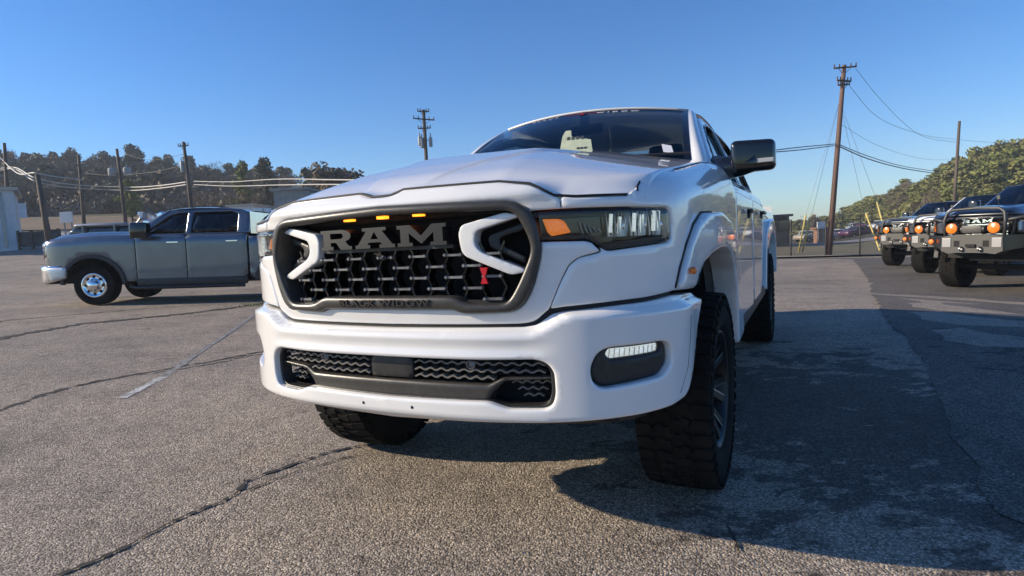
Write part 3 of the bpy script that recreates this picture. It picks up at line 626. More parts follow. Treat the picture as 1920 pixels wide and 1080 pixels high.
# --- doors, sills, bed
def pan(name,pts,m=M['white'],s=1,**k):
    P=[(s*uy(y),v) for y,v in pts]; kw=dict(res=.05,r=.007,thick=.03); kw.update(k); return panel(name,P,B,m,truck,**kw)
for s in (1,-1):
    d1=pan('front_door',[(1.910,.62),(2.945,.62),(2.945,1.470),(1.910,1.478)],s=s,res=.06); d2=pan('rear_door',[(2.955,.62),(3.60,.62),(3.80,.72),(3.97,.95),(4.03,1.20),(4.03,1.466),(2.955,1.470)],s=s,res=.06)
    pan('bed_side',[(4.07,.62),(5.84,.62),(5.84,1.355),(4.07,1.365)],s=s,res=.07)
    for y0,dr in ((2.62,d1),(3.72,d2)):
        mb=MB(); c=B(np.array([s*uy(y0)]),np.array([1.285]),np.array([.028]))[0]; mb.box(c,(.022,.20,.030),bev=.008); mb.build('door_handle',M['gloss'],dr)
        mb=MB(); c=B(np.array([s*uy(y0+.02)]),np.array([1.27]),np.array([.002]))[0]; mb.box(c,(.008,.13,.06),bev=.003); mb.build('handle_recess',M['pitch'],dr)
    mb=MB(); mb.box((s*.985,3.0,.575),(.05,2.3,.10),bev=.015); mb.build('rocker_panel',M['blackpl'],truck)
    mb=MB(); mb.tube([(s*.95,1.72,.53),(s*.97,4.0,.53)],.03,8); mb.build('sill_tube',M['blackpl'],truck,True)
patch('tailgate',[[(x,5.86,z) for x in (-.98,0,.98)] for z in (.62,1.36)],M['white'],truck)
mb=MB(); mb.box((0,5.95,.66),(1.9,.16,.20),bev=.03); mb.build('rear_bumper',M['blackpl'],truck)
mb=MB(); mb.box((0,4.95,.98),(1.86,1.75,.10)); mb.box((0,4.09,1.17),(1.9,.04,.36)); mb.build('truck_bed',M['blackpl'],truck)
# --- cab
def xs_side(y,z):    # half width of the glasshouse side
    t=(z-1.45)/.5; return .925-.195*t-.02*t*t-.02*max(0,(y-3.4))/.6*0
def SIDE(s):
    def f(u,v,d=0):
        u=np.asarray(u,float); v=np.asarray(v,float); t=(v-1.45)/.5
        x=.930-.185*t-.030*t*t+d; x=np.where(v>1.905,x-((v-1.905)/.05)**2*.03,x)
        return np.stack([s*x,u,v+.35*d-s*.03*x],-1)
    return f
cabo=[(1.70,1.455),(1.88,1.60),(2.12,1.765),(2.34,1.885),(2.55,1.935),(2.9,1.955),(3.4,1.945),(3.8,1.905),(3.98,1.85),(4.05,1.455)]
w1=[(1.93,1.475),(2.05,1.60),(2.22,1.735),(2.42,1.845),(2.62,1.885),(2.90,1.895),(2.90,1.475)]
w2=[(2.99,1.475),(2.99,1.895),(3.40,1.885),(3.72,1.86),(3.86,1.80),(3.90,1.475)]
for s in (1,-1):
    f=SIDE(s)
    cab=panel('cab_side',rnd(cabo,.03,3),f,M['white'],truck,holes=[rnd(w1,.03),rnd(w2,.03)],res=.04,r=.018,thick=.05)
    for w in (w1,w2):
        wn=panel('side_window',rnd([(a,b) for a,b in w],.03),f,M['sideglass'],truck,res=.08,r=0,thick=.004,d0=-.018)
        c=np.array(w).mean(0); inner=[tuple(c+(np.array(q)-c)*.93) for q in w]
        panel('window_frame',rnd([tuple(c+(np.array(q)-c)*1.02) for q in w],.03),f,M['gloss'],wn,holes=[rnd(inner,.03)],res=.06,r=.004,thick=.02,d0=.004)
    # A pillar
# windscreen surface
def ws(a,t):
    xb=.800*a; yb=1.60+.14*a*a; zb=1.520+.02*(1-a*a)
    xt=.665*a; yt=2.30+.12*a*a; zt=2.005-.045*a*a
    x=xb+(xt-xb)*t; y=yb+(yt-yb)*t-.03*math.sin(math.pi*t); z=zb+(zt-zb)*t+.035*math.sin(math.pi*t)
    return Vector((x,y,z-.03*x))
A=np.linspace(-1,1,25)
wsh=patch('windshield',[[ws(a*.985,t) for a in A] for t in np.linspace(.0,.975,12)],M['windglass'],truck)
def off(v,d): return Vector(v)+Vector((0,-.62,.78))*d
rowsf=[]
fr=MB()
for (a0,a1,t0,t1) in ((-1,1,.955,1.0),(-1,1,0,.04)):
    AA=np.linspace(a0,a1,25); V=[off(ws(a,t),.003) for t in (t0,t1) for a in AA]; fr.add(V,[(i,i+1,26+i,25+i) for i in range(24)])
for sg_ in (-1,1):
    T=np.linspace(0,1,12); V=[off(ws(sg_*a,t),.003) for a in (.955,1.0) for t in T]; fr.add(V,[(i,i+1,13+i,12+i) for i in range(11)])
fr.build('windshield_band',M['gloss'],wsh,True)
for s in (1,-1):
    f=SIDE(s); T=np.linspace(0,1,14)
    inn=[ws(s*1.0,t) for t in T]
    L=[(1.74,1.46),(1.88,1.60),(2.12,1.765),(2.34,1.885),(2.46,1.915)]
    Lr=resamp(L,.01,False); k=np.linspace(0,len(Lr)-1,14).astype(int); outr=[Vector(f(np.array([Lr[i][0]]),np.array([Lr[i][1]]),np.array([-.012]))[0]) for i in k]
    rows=[]
    for q in np.linspace(0,1,7):
        rows.append([a.lerp(b,q)+Vector((s*.35,-.75,.3))*(.030*math.sin(math.pi*min(1,q*1.0))) for a,b in zip(inn,outr)])
    patch('a_pillar',rows,M['white'],truck)
# roof
rows=[]
for t in np.linspace(0,1,20):
    r_=[]
    for a in np.linspace(-1,1,25):
        w0=ws(a,1.0); yr=4.0; y=w0.y+(yr-w0.y)*t
        xw=.665+.055*float(sm(0,.12,t))-.02*t; x=a*xw
        z=w0.z+(.030*math.sin(math.pi*min(1,t*1.1))-.09*t*t)*(1-.3*a*a)-(.020*float(sm(.80,1,abs(a))))*float(sm(0,.1,t))
        r_.append((x,y,z+0.0))
    rows.append(r_)
rows=[[ (q[0],q[1]+.012,q[2]-.02) for q in rows[0]]]+[[(q[0],q[1]-.01,q[2]+.006) for q in rows[0]]]+rows[1:]
patch('roof',rows,M['white'],truck)
patch('rear_window',[[(x,4.0+.05*(1-t),1.46+.40*t) for x in np.linspace(-.80+.08*t,.80-.08*t,8)] for t in (0,.5,1)],M['sideglass'],truck)
# banner lettering along the top of the windscreen
def wmap(x,y,z): 
    a=x/.70; t=.895+y/.85
    return off(ws(a,t),.004+z)
textmesh('lettering','B L A C K',.030,lambda x,y,z:wmap(x-.29,y,z),M['paperw'],wsh,.0005,1.55)
textmesh('lettering','W I D O W',.032,lambda x,y,z:wmap(x+.25,y,z),M['paperw'],wsh,.0005,1.6,.0006)
mb=MB()
for P in ([(-.02,.024),(.02,.024),(.004,.010),(-.004,.010)],[(-.004,.010),(.004,.010),(.016,-.004),(-.016,-.004)],[(-.13,.008),(-.02,.014),(-.02,.017),(-.13,.011)],[(.13,.008),(.02,.014),(.02,.017),(.13,.011)]):
    mb.prism(P,lambda x,y:wmap(x,y,-.0003),lambda x,y:wmap(x,y,.0005))
mb.build('banner_emblem',M['red'],wsh)
# papers behind the glass
def inner(P,d=.004): return [off(ws(a,t),d) for a,t in P]
def sheetquad(mb,P,d,n=7):
    (a0,b0),(a1,b1),(a2,b2),(a3,b3)=P; V=[]
    for j in range(n):
        for i in range(n):
            u,v=i/(n-1),j/(n-1); V.append(off(ws((a0*(1-u)+a1*u)*(1-v)+(a3*(1-u)+a2*u)*v,(b0*(1-u)+b1*u)*(1-v)+(b3*(1-u)+b2*u)*v),d))
    mb.add(V,[(j*n+i,j*n+i+1,(j+1)*n+i+1,(j+1)*n+i) for j in range(n-1) for i in range(n-1)])
mb=MB(); sheetquad(mb,[(.03,.20),(.30,.19),(.25,.36),(-.02,.45)],.006); sheetquad(mb,[(-.02,.45),(.07,.42),(.03,.53),(-.02,.53)],.006); pp=mb.build('window_notice',M['paper'],truck)
mb=MB()
for k in range(4): mb.add(inner([(.04+k*.04,.37),(.065+k*.04,.37),(.06+k*.04,.415),(.035+k*.04,.415)],.009),[(0,1,2,3)])
for k in range(3): mb.add(inner([(.16+k*.03,.235),(.18+k*.03,.235),(.18+k*.03,.26),(.16+k*.03,.26)],.009),[(0,1,2,3)])
mb.build('printing',M['ink'],pp)['kind']='stuff'
mb=MB(); sheetquad(mb,[(.815,.17),(.885,.16),(.87,.25),(.80,.27)],.006,4); mb.build('window_sticker',M['paperw'],truck)
mb=MB(); mb.box((0,2.30,1.88),(.24,.03,.07),bev=.012); mb.box((0,2.27,1.95),(.05,.05,.08)); mb.build('rear_view_mirror',M['gloss'],truck)
# cabin
mb=MB(); mb.box((0,1.98,1.40),(1.5,.55,.20),bev=.05); mb.build('dashboard',M['interior'],truck,True)
mb=MB(); mb.lathe([(-.02,.17),(0,.19),(.02,.17),(0,.155)],24,'Y',(.40,2.35,1.47),True); mb.box((.40,2.35,1.47),(.30,.03,.05)); mb.build('steering_wheel',M['interior'],truck,True)
for x in (.40,-.40):
    for y in (2.95,3.75):
        mb=MB(); mb.box((x,y,1.38),(.50,.14,.66),bev=.05); mb.box((x,y+.02,1.72),(.26,.10,.17),bev=.04); mb.box((x,y-.25,1.05),(.52,.55,.18),bev=.05); mb.build('seat',M['interior'],truck,True)
mb=MB(); mb.box((0,3.1,.80),(1.84,2.2,.30)); mb.box((0,4.03,1.15),(1.75,.03,.62)); mb.build('cab_floor',M['interior'],truck)
# --- door mirrors
def mirror(s):
    f=lambda q:(s*q[0],q[1],q[2])
    mb=MB(); mb.tube([f((.88,1.90,1.50)),f((.96,1.90,1.49)),f((1.04,1.90,1.50)),f((1.12,1.90,1.52))],[.062,.058,.055,.05],10,flat=1.15)
    o=mb.build('door_mirror',M['gloss'],truck,True)
    bm=bmesh.new(); bmesh.ops.create_cube(bm,size=1)
    for v in bm.verts:
        a=v.co.x+.5; v.co=Vector((s*(.990+.228*a),1.90+v.co.y*(.135-.03*a)+.03*a, 1.545+v.co.z*(.178-.012*a)+.0*a))
    bmesh.ops.bevel(bm,geom=bm.edges[:],offset=.034,segments=4,profile=.55,affect='EDGES'); bmesh.ops.recalc_face_normals(bm,faces=bm.faces)
    me=bpy.data.meshes.new('mirror_housing'); bm.to_mesh(me); bm.free(); me.polygons.foreach_set('use_smooth',[True]*len(me.polygons)); link('mirror_housing',me,M['gloss'],o)
    mb=MB(); mb.box(f((1.165,1.862,1.512)),(.09,.012,.024),bev=.004); mb.build('turn_signal',M['paperlens'] if 'paperlens' in M else M.setdefault('paperlens',mat('clear_signal_lens',(.35,.36,.37),.2)),o)
    mb=MB(); mb.box(f((1.11,1.985,1.545)),(.15,.01,.15),bev=.004); mb.build('mirror_glass',M['chrome'],o)
mirror(1); mirror(-1)
# --- wheels
def make_tyre(rad,wid,name='tyre'):
    mb=MB(); h=wid/2; rr=rad*.60
    prof=[(-h*.80,rr),(-h*.97,rr+.03),(-h*1.02,rad*.78),(-h*.98,rad*.90),(-h*.86,rad*.965),(-h*.5,rad*.975),(0,rad*.978),(h*.5,rad*.975),(h*.86,rad*.965),(h*.98,rad*.90),(h*1.02,rad*.78),(h*.97,rr+.03),(h*.80,rr)]
    mb.lathe(prof,72)
    return mb,prof
def tread(mb,rad,wid,n=44):
    h=wid/2; r0=rad*.955; r1=rad
    def P(a,w,r): return (a,r*math.sin(w),r*math.cos(w))
    def lug(poly,c):   # poly of (a in -1..1, angle fraction)
        m=len(poly); V=[P(a*h,(c+b)*2*math.pi/n,r0) for a,b in poly]+[P(a*h*.985,(c+b*.94+.0)*2*math.pi/n,(r1 if abs(a)<.8 else rad*.985)) for a,b in poly]
        mb.add(V,[tuple(range(m,2*m))]+[(i,(i+1)%m,m+(i+1)%m,m+i) for i in range(m)])
    for k in range(n):
        o=.25 if k%2 else 0
        lug([(.55,.10),(1.0,.02-o*.2),(1.0,.72),(.60,.80),(.52,.5)],k); lug([(-.55,.10),(-.52,.5),(-.60,.80),(-1.0,.72),(-1.0,.02-o*.2)],k+.5)
        lug([(.04,.05),(.28,.22),(.46,.12),(.48,.62),(.30,.80),(.22,.55),(.06,.60)],k+.15); lug([(-.04,.05),(-.06,.60),(-.22,.55),(-.30,.80),(-.48,.62),(-.46,.12),(-.28,.22)],k+.62)
        # side biters on the sidewall
        for s in (1,-1):
            w0=(k+.1)*2*math.pi/n; w1=(k+.62)*2*math.pi/n
            V=[P(s*h*.97,w0,rad*.93),P(s*h*.97,w1,rad*.93),P(s*h*1.0,w1,rad*.86),P(s*h*1.0,w0,rad*.86)]+[P(s*h*1.04,w0,rad*.925),P(s*h*1.04,w1,rad*.925),P(s*h*1.05,w1,rad*.865),P(s*h*1.05,w0,rad*.865)]
            mb.add(V,[(4,5,6,7)]+[(i,(i+1)%4,4+(i+1)%4,4+i) for i in range(4)])
def make_wheel(x,y,s,z=.438,rad=.438,wid=.296):
    w=empty('wheel',(x,y,z)); w.parent=truck
    mb,_=make_tyre(rad,wid); tread(mb,rad,wid); o=mb.build('tyre',M['rubber'],w); sharp(o,32)
    h=wid/2; k=rad*.605
    mb=MB(); mb.lathe([(h*.82,k),(h*.90,k*.985),(h*.88,k*.95),(h*.70,k*.92),(-h*.6,k*.90),(-h*.8,k)],48); rim=mb.build('rim',M['rimblack'],w,True)
    mb=MB(); mb.lathe([(-.03,0.001),(-.03,k*.90)],32); mb.build('brake_disc',M['steel'],rim)
    for q in range(7):
        a=2*math.pi*q/7+.2; R_=lambda X,rr,t:(X,rr*math.cos(a)-t*math.sin(a),rr*math.sin(a)+t*math.cos(a))
        m=MB()
        for sd_ in (-1,1):
            V=[R_(h*.45,.07,sd_*.012),R_(h*.45,.07,sd_*.05),R_(h*.80,k*.93,sd_*.085),R_(h*.80,k*.93,sd_*.045)]
            Vb=[(v[0]-.045,v[1],v[2]) for v in V]; m.add(V+Vb,[(0,1,2,3)]+[(i,(i+1)%4,4+(i+1)%4,4+i) for i in range(4)])
        m.build('spoke',M['rimblack'],rim)
        m=MB()
        for sd_ in (-1,1):
            V=[R_(h*.45+.003,.08,sd_*.041),R_(h*.45+.003,.08,sd_*.05),R_(h*.80+.003,k*.92,sd_*.085),R_(h*.80+.003,k*.92,sd_*.076)]
            m.add(V,[(0,1,2,3)])
        m.build('milled_edge',M['alu'],rim)
    m=MB(); m.lathe([(h*.2,.085),(h*.50,.08),(h*.58,.06),(h*.62,.001)],24); m.build('hub_cap',M['gloss'],rim,True)
    if s<0: w.rotation_euler=(0,0,math.pi)
    return w
for s in (1,-1):
    for y in (FW+.06,RW): make_wheel(s*.886,y,s)
# --- underside
mb=MB(); 
for s in (1,-1): mb.box((s*.42,3.0,.66),(.09,5.4,.16))
mb.build('chassis_frame',M['pitch'],truck)
mb=MB(); mb.tube([(-.80,FW,.46),(.80,FW,.46)],.05,10); mb.ball((-.1,FW,.47),(.16,.14,.14)); mb.tube([(-.8,RW,.46),(.8,RW,.46)],.055,10); mb.ball((0,RW,.46),.17); mb.build('axle',M['pitch'],truck,True)
for s in (1,-1):
    mb=MB(); mb.tube([(s*.52,FW-.05,.50),(s*.60,FW-.04,.98)],.032,8); mb.tube([(s*.55,FW,.44),(s*.75,FW-.02,.44)],.04,8); mb.build('suspension_strut',M['steel'],truck,True)
mb=MB(); mb.box((0,.62,.60),(1.5,.70,.10)); mb.box((0,.30,.56),(1.62,.30,.06),bev=.02); mb.box((0,1.3,.62),(1.2,.9,.2)); mb.build('skid_plate',M['pitch'],truck)
patch('air_dam',[[tuple(B(np.array([u]),np.array([z]),np.array([-.05-(.60-z)*.6]))[0]) for u in np.linspace(-1.05,1.05,30)] for z in (.60,.55,.505)],M['blackpl'],truck)
mb=MB(); mb.box((0,1.3,1.0),(1.2,1.3,.5)); mb.build('engine_block',M['pitch'],truck)
# ------------------------------------------------------------------ OTHER VEHICLES
def frame_on(X,Y,yaw,name,**k):
    """empty standing on the sloping lot; yaw = how far its nose is turned to the left of the viewer"""
    q=UPN.rotation_difference(Vector((0,0,1))).inverted() @ Matrix.Rotation(R(-yaw),3,'Z').to_quaternion()
    return empty(name,(X,Y,g(X,Y)),rot=q,**k)
PLAN2=[(0,0),(.3,.012),(.6,.05),(.8,.12),(.91,.25),(.97,.45),(1.0,.8),(1.01,1.5),(1.01,4.5),(1.0,6.4)]
def generic_wheel(par,x,y,s,rad,wid,style):
    w=empty('wheel',(x,y,rad)); w.parent=par
    mb,_=make_tyre(rad,wid)
    if style=='mud': tread(mb,rad,wid,30)
    o=mb.build('tyre',M['rubber'],w); sharp(o,32); h=wid/2; k=rad*.60
    mb=MB()
    if style=='dually':
        mb.lathe([(h*.9,k),(h*1.0,k*.97),(h*.93,k*.86),(h*.80,k*.80),(h*.85,k*.55),(h*1.0,k*.42),(h*1.2,k*.40),(h*1.35,k*.32),(h*1.35,.001)],36); rim=mb.build('rim',M['chrome'],w,True)
        for q in range(8):
            a=2*math.pi*q/8; m=MB(); m.lathe([(h*.83,.001),(h*.845,.032)],10,'X',(0,0,0)); m.V=[(X,Y+k*.68*math.cos(a),Z+k*.68*math.sin(a)) for X,Y,Z in m.V]; m.build('vent_hole',M['pitch'],rim)
            m=MB(); a+=.2; m.box((h*1.0,k*.47*math.cos(a),k*.47*math.sin(a)),(.03,.025,.025)); m.build('lug_nut',M['steel'],rim)
    else:
        mb.lathe([(h*.85,k),(h*.92,k*.97),(h*.80,k*.90),(h*.2,k*.86),(h*.1,.001)],32); rim=mb.build('rim',M['gloss'],w,True)
        for q in range(6):
            a=2*math.pi*q/6; m=MB(); m.box((h*.6,k*.5,0),(.05,k*.95,.07)); m.V=[(X,Y*math.cos(a)-Z*math.sin(a),Y*math.sin(a)+Z*math.cos(a)) for X,Y,Z in m.V]; m.build('spoke',M['gloss'],rim)
    if s<0: w.rotation_euler=(0,0,math.pi)
    return w
def generic_pickup(root,paint,L=0.,rad=.43,style='dually',FA=1.25,RA=5.3,tail=6.4,bars=None,lower=None,NR=0.):
    P=M[paint]; lower=lower or P
    zt=([0,.3,.8,1.4,2.1,4.5,4.55,6.6],[1.27+NR,1.29+NR,1.33+NR*.8,1.37+NR*.5,1.38,1.36,1.30,1.30])
    W0=Wrap(PLAN2,zt,.11); Bf=lambda u,v,d=0: W0(u,v,d)+np.array([0,0,L]); U=W0.uy
    P2=lambda pts,s:[(s*U(y),v) for y,v in pts]; ent={}
    pt=lambda u,v,d=0: tuple(Bf(np.array([u]),np.array([v]),np.array([d]))[0])
    arch=lambda c,r,a0,a1,n=14:[(c+r*math.cos(t)*1.0,.40+r*.98*math.sin(t)) for t in np.linspace(a0,a1,n)]
    for s in (1,-1):
        kw=dict(res=.11,r=.004,thick=.04)
        fr=[(.235,1.0),(.235,1.30+NR),(.30,1.40+NR),(.8,1.46+.8*NR),(1.4,1.50+.5*NR),(2.0,1.50),(2.15,1.46),(2.15,.50),(1.95,.50)]+arch(FA,.68,.15,math.pi-.35)+[(.44,.62),(.32,.70)]
        panel('front_fender',P2(fr,s),Bf,P,root,**kw)
        d1=panel('front_door',P2([(2.17,.45),(3.20,.45),(3.20,1.48),(2.17,1.49)],s),Bf,P,root,**kw); d2=panel('rear_door',P2([(3.22,.45),(4.30,.45),(4.47,.60),(4.47,1.47),(3.22,1.48)],s),Bf,P,root,**kw)
        for dr,y0 in ((d1,2.95),(d2,4.18)):
            m=MB(); c=pt(s*U(y0),1.30,.02); m.box(c,(.03,.24,.035),bev=.008); m.build('door_handle',M['chrome'],dr)
        panel('bed_side',P2([(4.52,.55)]+[(a,b) for a,b in arch(RA,.60,math.pi-.1,.1)]+[(tail,.55),(tail,1.40),(4.52,1.40)],s),Bf,P,root,**kw)
        for c in (FA,RA):
            m=MB(); A=[(y,v) for y,v in arch(c,.66,.1,math.pi-.1,18)]; bar(m,P2(A,s),.075,-.05,.025,Bf); m.build('arch_trim',M['blackpl'],root)
        m=MB(); m.box((s*.99,3.3,.47+L),(.06,2.3,.16),bev=.02); m.tube([(s*1.0,2.0,.40+L),(s*1.04,2.15,.36+L),(s*1.04,4.4,.36+L)],.04,8); m.build('running_board',M['blackpl'],root,True)
        m=MB(); bar(m,P2([(2.1,.70),(4.4,.72)],s),.028,-.01,.014,Bf); m.build('side_moulding',P,root)
        for y,sd in ((FA,1),(RA,1)): generic_wheel(root,s*(.86),y,s,rad,.30 if style!='mud' else .33,style)
        # head lamp
        hl2=[(.63,.98),(.70,.98),(.90,1.0),(1.02,1.02),(1.02,1.20),(.98,1.23),(.63,1.23)]
        o=panel('headlight',[(s*a,b) for a,b in hl2],Bf,M['clearglass'],root,res=.08,r=.01,thick=.02,d0=.0)
        panel('headlight_housing',[(s*a,b) for a,b in hl2],Bf,M['steel'],o,res=.1,r=0,thick=.001,d0=-.05)
        m=MB()
        for k_ in range(3): bar(m,[(s*(.68+.10*k_),1.03),(s*(.68+.10*k_),1.19)],.05,-.05,-.02,Bf)
        m.build('lamp_reflector',M['chrome'],o)
        m=MB(); bar(m,[(s*.95,1.02),(s*.99,1.21)],.05,-.03,-.008,Bf); m.build('turn_signal',M['amber'],o)
    # nose
    nose=mir([(0,1.36+NR),(.45,1.355+NR),(.70,1.33+NR),(.90,1.30+NR),(1.04,1.28+NR),(1.03,1.235),(.60,1.24),(.58,1.28),(0,1.28)])
    panel('front_fascia',nose,Bf,P,root,res=.06,r=.02,thick=.08,d0=lambda u,z:-.05*sm(1.28+NR,1.36+NR,z))
    panel('grille_surround',rnd(mir([(0,1.285),(.58,1.28),(.62,1.23),(.61,1.0),(.56,.90),(0,.88)]),.02,2),Bf,M['chrome' if style=='dually' else 'gloss'],root,holes=[rnd(mir([(0,1.25),(.54,1.245),(.57,1.21),(.56,1.0),(.52,.93),(0,.92)]),.02,2)],res=.06,r=.012,thick=.08,d0=.01)
    patch('grille_backing',[[pt(u,z,-.10) for u in np.linspace(-.64,.64,12)] for z in (.88,1.08,1.29)],M['pitch'],root)
    for k_ in range(5):
        m=MB(); z=.955+.048*k_; bar(m,[(u,z+(.006*math.sin(abs(u)*40))) for u in np.linspace(-.55,.55,23)],.020,-.06,-.01,Bf); m.build('grille_bar',M['chrome' if bars=='chrome' else 'steel'],root)
    if bars!='plain':
        for polys,x0,w in ((Rl,-.25,.13),(Al,-.09,.16),(Ml,.09,.17)):
            m=MB()
            for Q in polys: m.prism([(x0+x*w,1.185+y*.06) for x,y in Q],lambda x,y:pt(x,y,-.05),lambda x,y:pt(x,y,.012))
            m.build('letter',M['chrome'],root)
    # bonnet
    xs=np.linspace(-.90,.90,41); rows=[]
    def hz(x,y):
        a=abs(x); ed=float(np.interp(y,[0,.3,.8,1.4,2.2],[1.30,1.385,1.44,1.475,1.49]))+NR*(1-float(sm(.4,2,y))); ct=ed+.015+float(np.interp(y,[0,.3,1,2.2],[.05,.075,.075,.05])); w=1-float(sm(.42,.66,a)); return ed+(ct-ed)*w-.01*(a/.9)**4+L
    for t in np.linspace(0,1,22):
        r_=[]
        for x in xs:
            yf=float(np.interp(abs(x),W0.C[:,0],W0.C[:,1]))*.9+.03; yr=2.02; y=yf+(yr-yf)*t; z=hz(x,y); z=1.355*1+NR+L-.06*float(sm(.6,.9,abs(x)))+(z-(1.355+NR+L-.06*float(sm(.6,.9,abs(x)))))*float(sm(0,.10,y-yf)); r_.append((x,y,z))
        rows.append(r_)
    rows=[[(q[0],q[1]+.01,q[2]-.03) for q in rows[0]]]+rows; patch('hood',rows,P,root)
    # bumper
    if style=='dually':
        panel('bumper',rnd(mir([(0,.84),(.55,.84),(.75,.86),(1.10,.86),(1.35,.86),(1.32,.60),(1.10,.52),(.80,.48),(0,.46)]),.03,2),Bf,M['chrome'],root,holes=[rnd(mir([(0,.70),(.50,.70),(.46,.56),(0,.56)]),.02,2)],res=.06,r=.04,thick=.08,d0=.06)
        panel('bumper_corner',rnd([(U(.30),.83),(U(.74),.83),(U(.72),.60),(U(.40),.52)],.03,2),Bf,M['silver'] if 'silver' in M else M['steel'],root,res=.08,r=.03,thick=.03,d0=.075)
        m=MB(); m.box((0,.25,.60+L),(1.6,.25,.25)); m.build('lower_intake',M['pitch'],root)
    else:   # steel winch bumper with hoop, lamps and winch
        bz=.62+L
        m=MB(); m.prism([(-.53,.02),(-.52,.30),(-.26,.34),(.26,.34),(.52,.30),(.53,.02),(.40,-.04),(.26,-.02),(-.26,-.02),(-.40,-.04)],lambda x,y:(x,.10,bz+y),lambda x,y:(x,-.20,bz+y)); bp_=m.build('winch_bumper',M['greysteel'],root); sharp(bp_,20)
        for s in (1,-1):
            m=MB(); m.prism([(.53,.02),(.52,.32),(1.02,.34),(1.06,.16)],lambda x,y:(s*x,.20+max(0,x-.6)*1.0,bz+y),lambda x,y:(s*x,-.17+max(0,x-.6)*1.1,bz+y)); sharp(m.build('bumper_wing',M['gloss'],root),20)
            m=MB(); m.lathe([(-.02,.060),(.0,.066),(.012,.05),(.016,.001)],18,'Y',(0,0,0)); m.V=[(s*.86+X*.8,.07-Y,bz+.20+Z*.8) for X,Y,Z in m.V]; sharp(m.build('marker_lamp',M['amber'],root))
            m=MB(); m.lathe([(-.06,.04),(-.05,.10),(.0,.105),(.012,.098),(.022,.07),(.03,.001)],24,'Y'); m.V=[(s*.36+X,-.17-Y,bz+.46+Z) for X,Y,Z in m.V]; o=sharp(m.build('driving_lamp',M['amber'],root))
            m=MB(); m.lathe([(-.07,.06),(-.06,.108),(.004,.112),(.004,.105)],24,'Y'); m.V=[(s*.36+X,-.17-Y,bz+.46+Z) for X,Y,Z in m.V]; sharp(m.build('lamp_shell',M['gloss'],o))
            m=MB(); m.prism([(-.05,.10),(-.05,.22),(.05,.22),(.05,.10)],lambda x,y:(s*.25+x,-.19,bz+y),lambda x,y:(s*.25+x,-.203,bz+y)); m.build('bumper_cutout',M['pitch'],bp_)
            m=MB(); m.lathe([(-.012,.035),(.012,.035),(.012,.05),(-.012,.05)],14,'X',(s*.16,-.24,bz+.06),True); sharp(m.build('tow_shackle',M['steel'],bp_))
            m=MB(); m.box((s*.43,-.205,bz+.18),(.16,.012,.18),bev=.004); m.build('light_pod',M['steel'],bp_)
        m=MB(); m.tube([(-.50,-.10,bz+.25),(-.52,-.12,bz+.62),(-.49,-.09,bz+.76),(-.40,-.06,bz+.83),(0,-.05,bz+.85),(.40,-.06,bz+.83),(.49,-.09,bz+.76),(.52,-.12,bz+.62),(.50,-.10,bz+.25)],.030,10); m.build('bull_bar',M['tube'],root,True)
        for s in (1,-1):
            m=MB(); m.tube([(s*.51,-.11,bz+.60),(s*.78,.02,bz+.66),(s*.94,.14,bz+.60),(s*.98,.20,bz+.34)],.026,8); m.build('headlight_guard',M['tube'],root,True)
        m=MB(); m.box((0,-.12,bz+.44),(.34,.16,.15),bev=.02); m.tube([(-.20,-.12,bz+.44),(.20,-.12,bz+.44)],.07,12); sharp(m.build('winch',M['greysteel'],root))
        m=MB(); m.box((0,-.22,bz+.12),(.16,.03,.06)); m.build('fairlead',M['pitch'],bp_)
        m=MB(); m.box((0,.9,.60+L),(.9,.05,.10)); m.tube([(-.55,.95,.62),(.55,.95,.62)],.03,8); m.build('steering_damper',M['steel'],root)
        m=MB(); m.tube([(.3,.12,1.45+L),(.3,.10,1.62+L)],.006,5); m.box((.3,.10,1.66+L),(.05,.02,.07)); m.build('antenna',M['blackpl'],root)
    m=MB(); m.box((0,3.2,.62+L),(1.5,5.4,.3)); m.box((0,1.3,1.0+L),(1.3,1.5,.5)); m.tube([(-.8,FA,rad),(.8,FA,rad)],.06,8); m.tube([(-.8,RA,rad),(.8,RA,rad)],.07,8); m.build('chassis',M['pitch'],root)
    m=MB(); m.box((0,tail+.05,.66+L),(1.9,.2,.2),bev=.02); m.build('rear_bumper',M['chrome'],root); patch('tailgate',[[(x,tail-.02,z+L) for x in (-1,0,1)] for z in (.6,1.4)],P,root)
    # cab
    def SD(s): return lambda u,v,d=0: np.stack([s*(.93-.19*((v-1.48)/.5)-.03*((v-1.48)/.5)**2+d),u,v+L],-1)
    cabo=[(2.02,1.46),(2.15,1.56),(2.60,1.88),(2.80,1.98),(3.1,2.02),(3.9,2.02),(4.3,1.98),(4.47,1.90),(4.52,1.46)]
    for s in (1,-1):
        w1=[(2.32,1.49),(2.55,1.68),(2.78,1.86),(2.95,1.91),(3.18,1.93),(3.18,1.49)]; w2=[(3.28,1.49),(3.28,1.93),(4.10,1.93),(4.24,1.88),(4.26,1.49)]
        panel('cab_side',rnd(cabo,.03,2),SD(s),P,root,holes=[rnd(w1,.03,2),rnd(w2,.03,2)],res=.10,r=.02,thick=.05)
        for w in (w1,w2): panel('side_window',rnd(w,.03,2),SD(s),M['darkglass'],root,res=.2,r=0,thick=.003,d0=-.015)
        m=MB(); m.box((s*1.17,2.38,1.56+L),(.22,.34 if style=='dually' else .14,.32),bev=.04); m.tube([(s*.92,2.36,1.50+L),(s*1.10,2.40,1.50+L)],.035,8); m.build('door_mirror',M['gloss'],root,True)
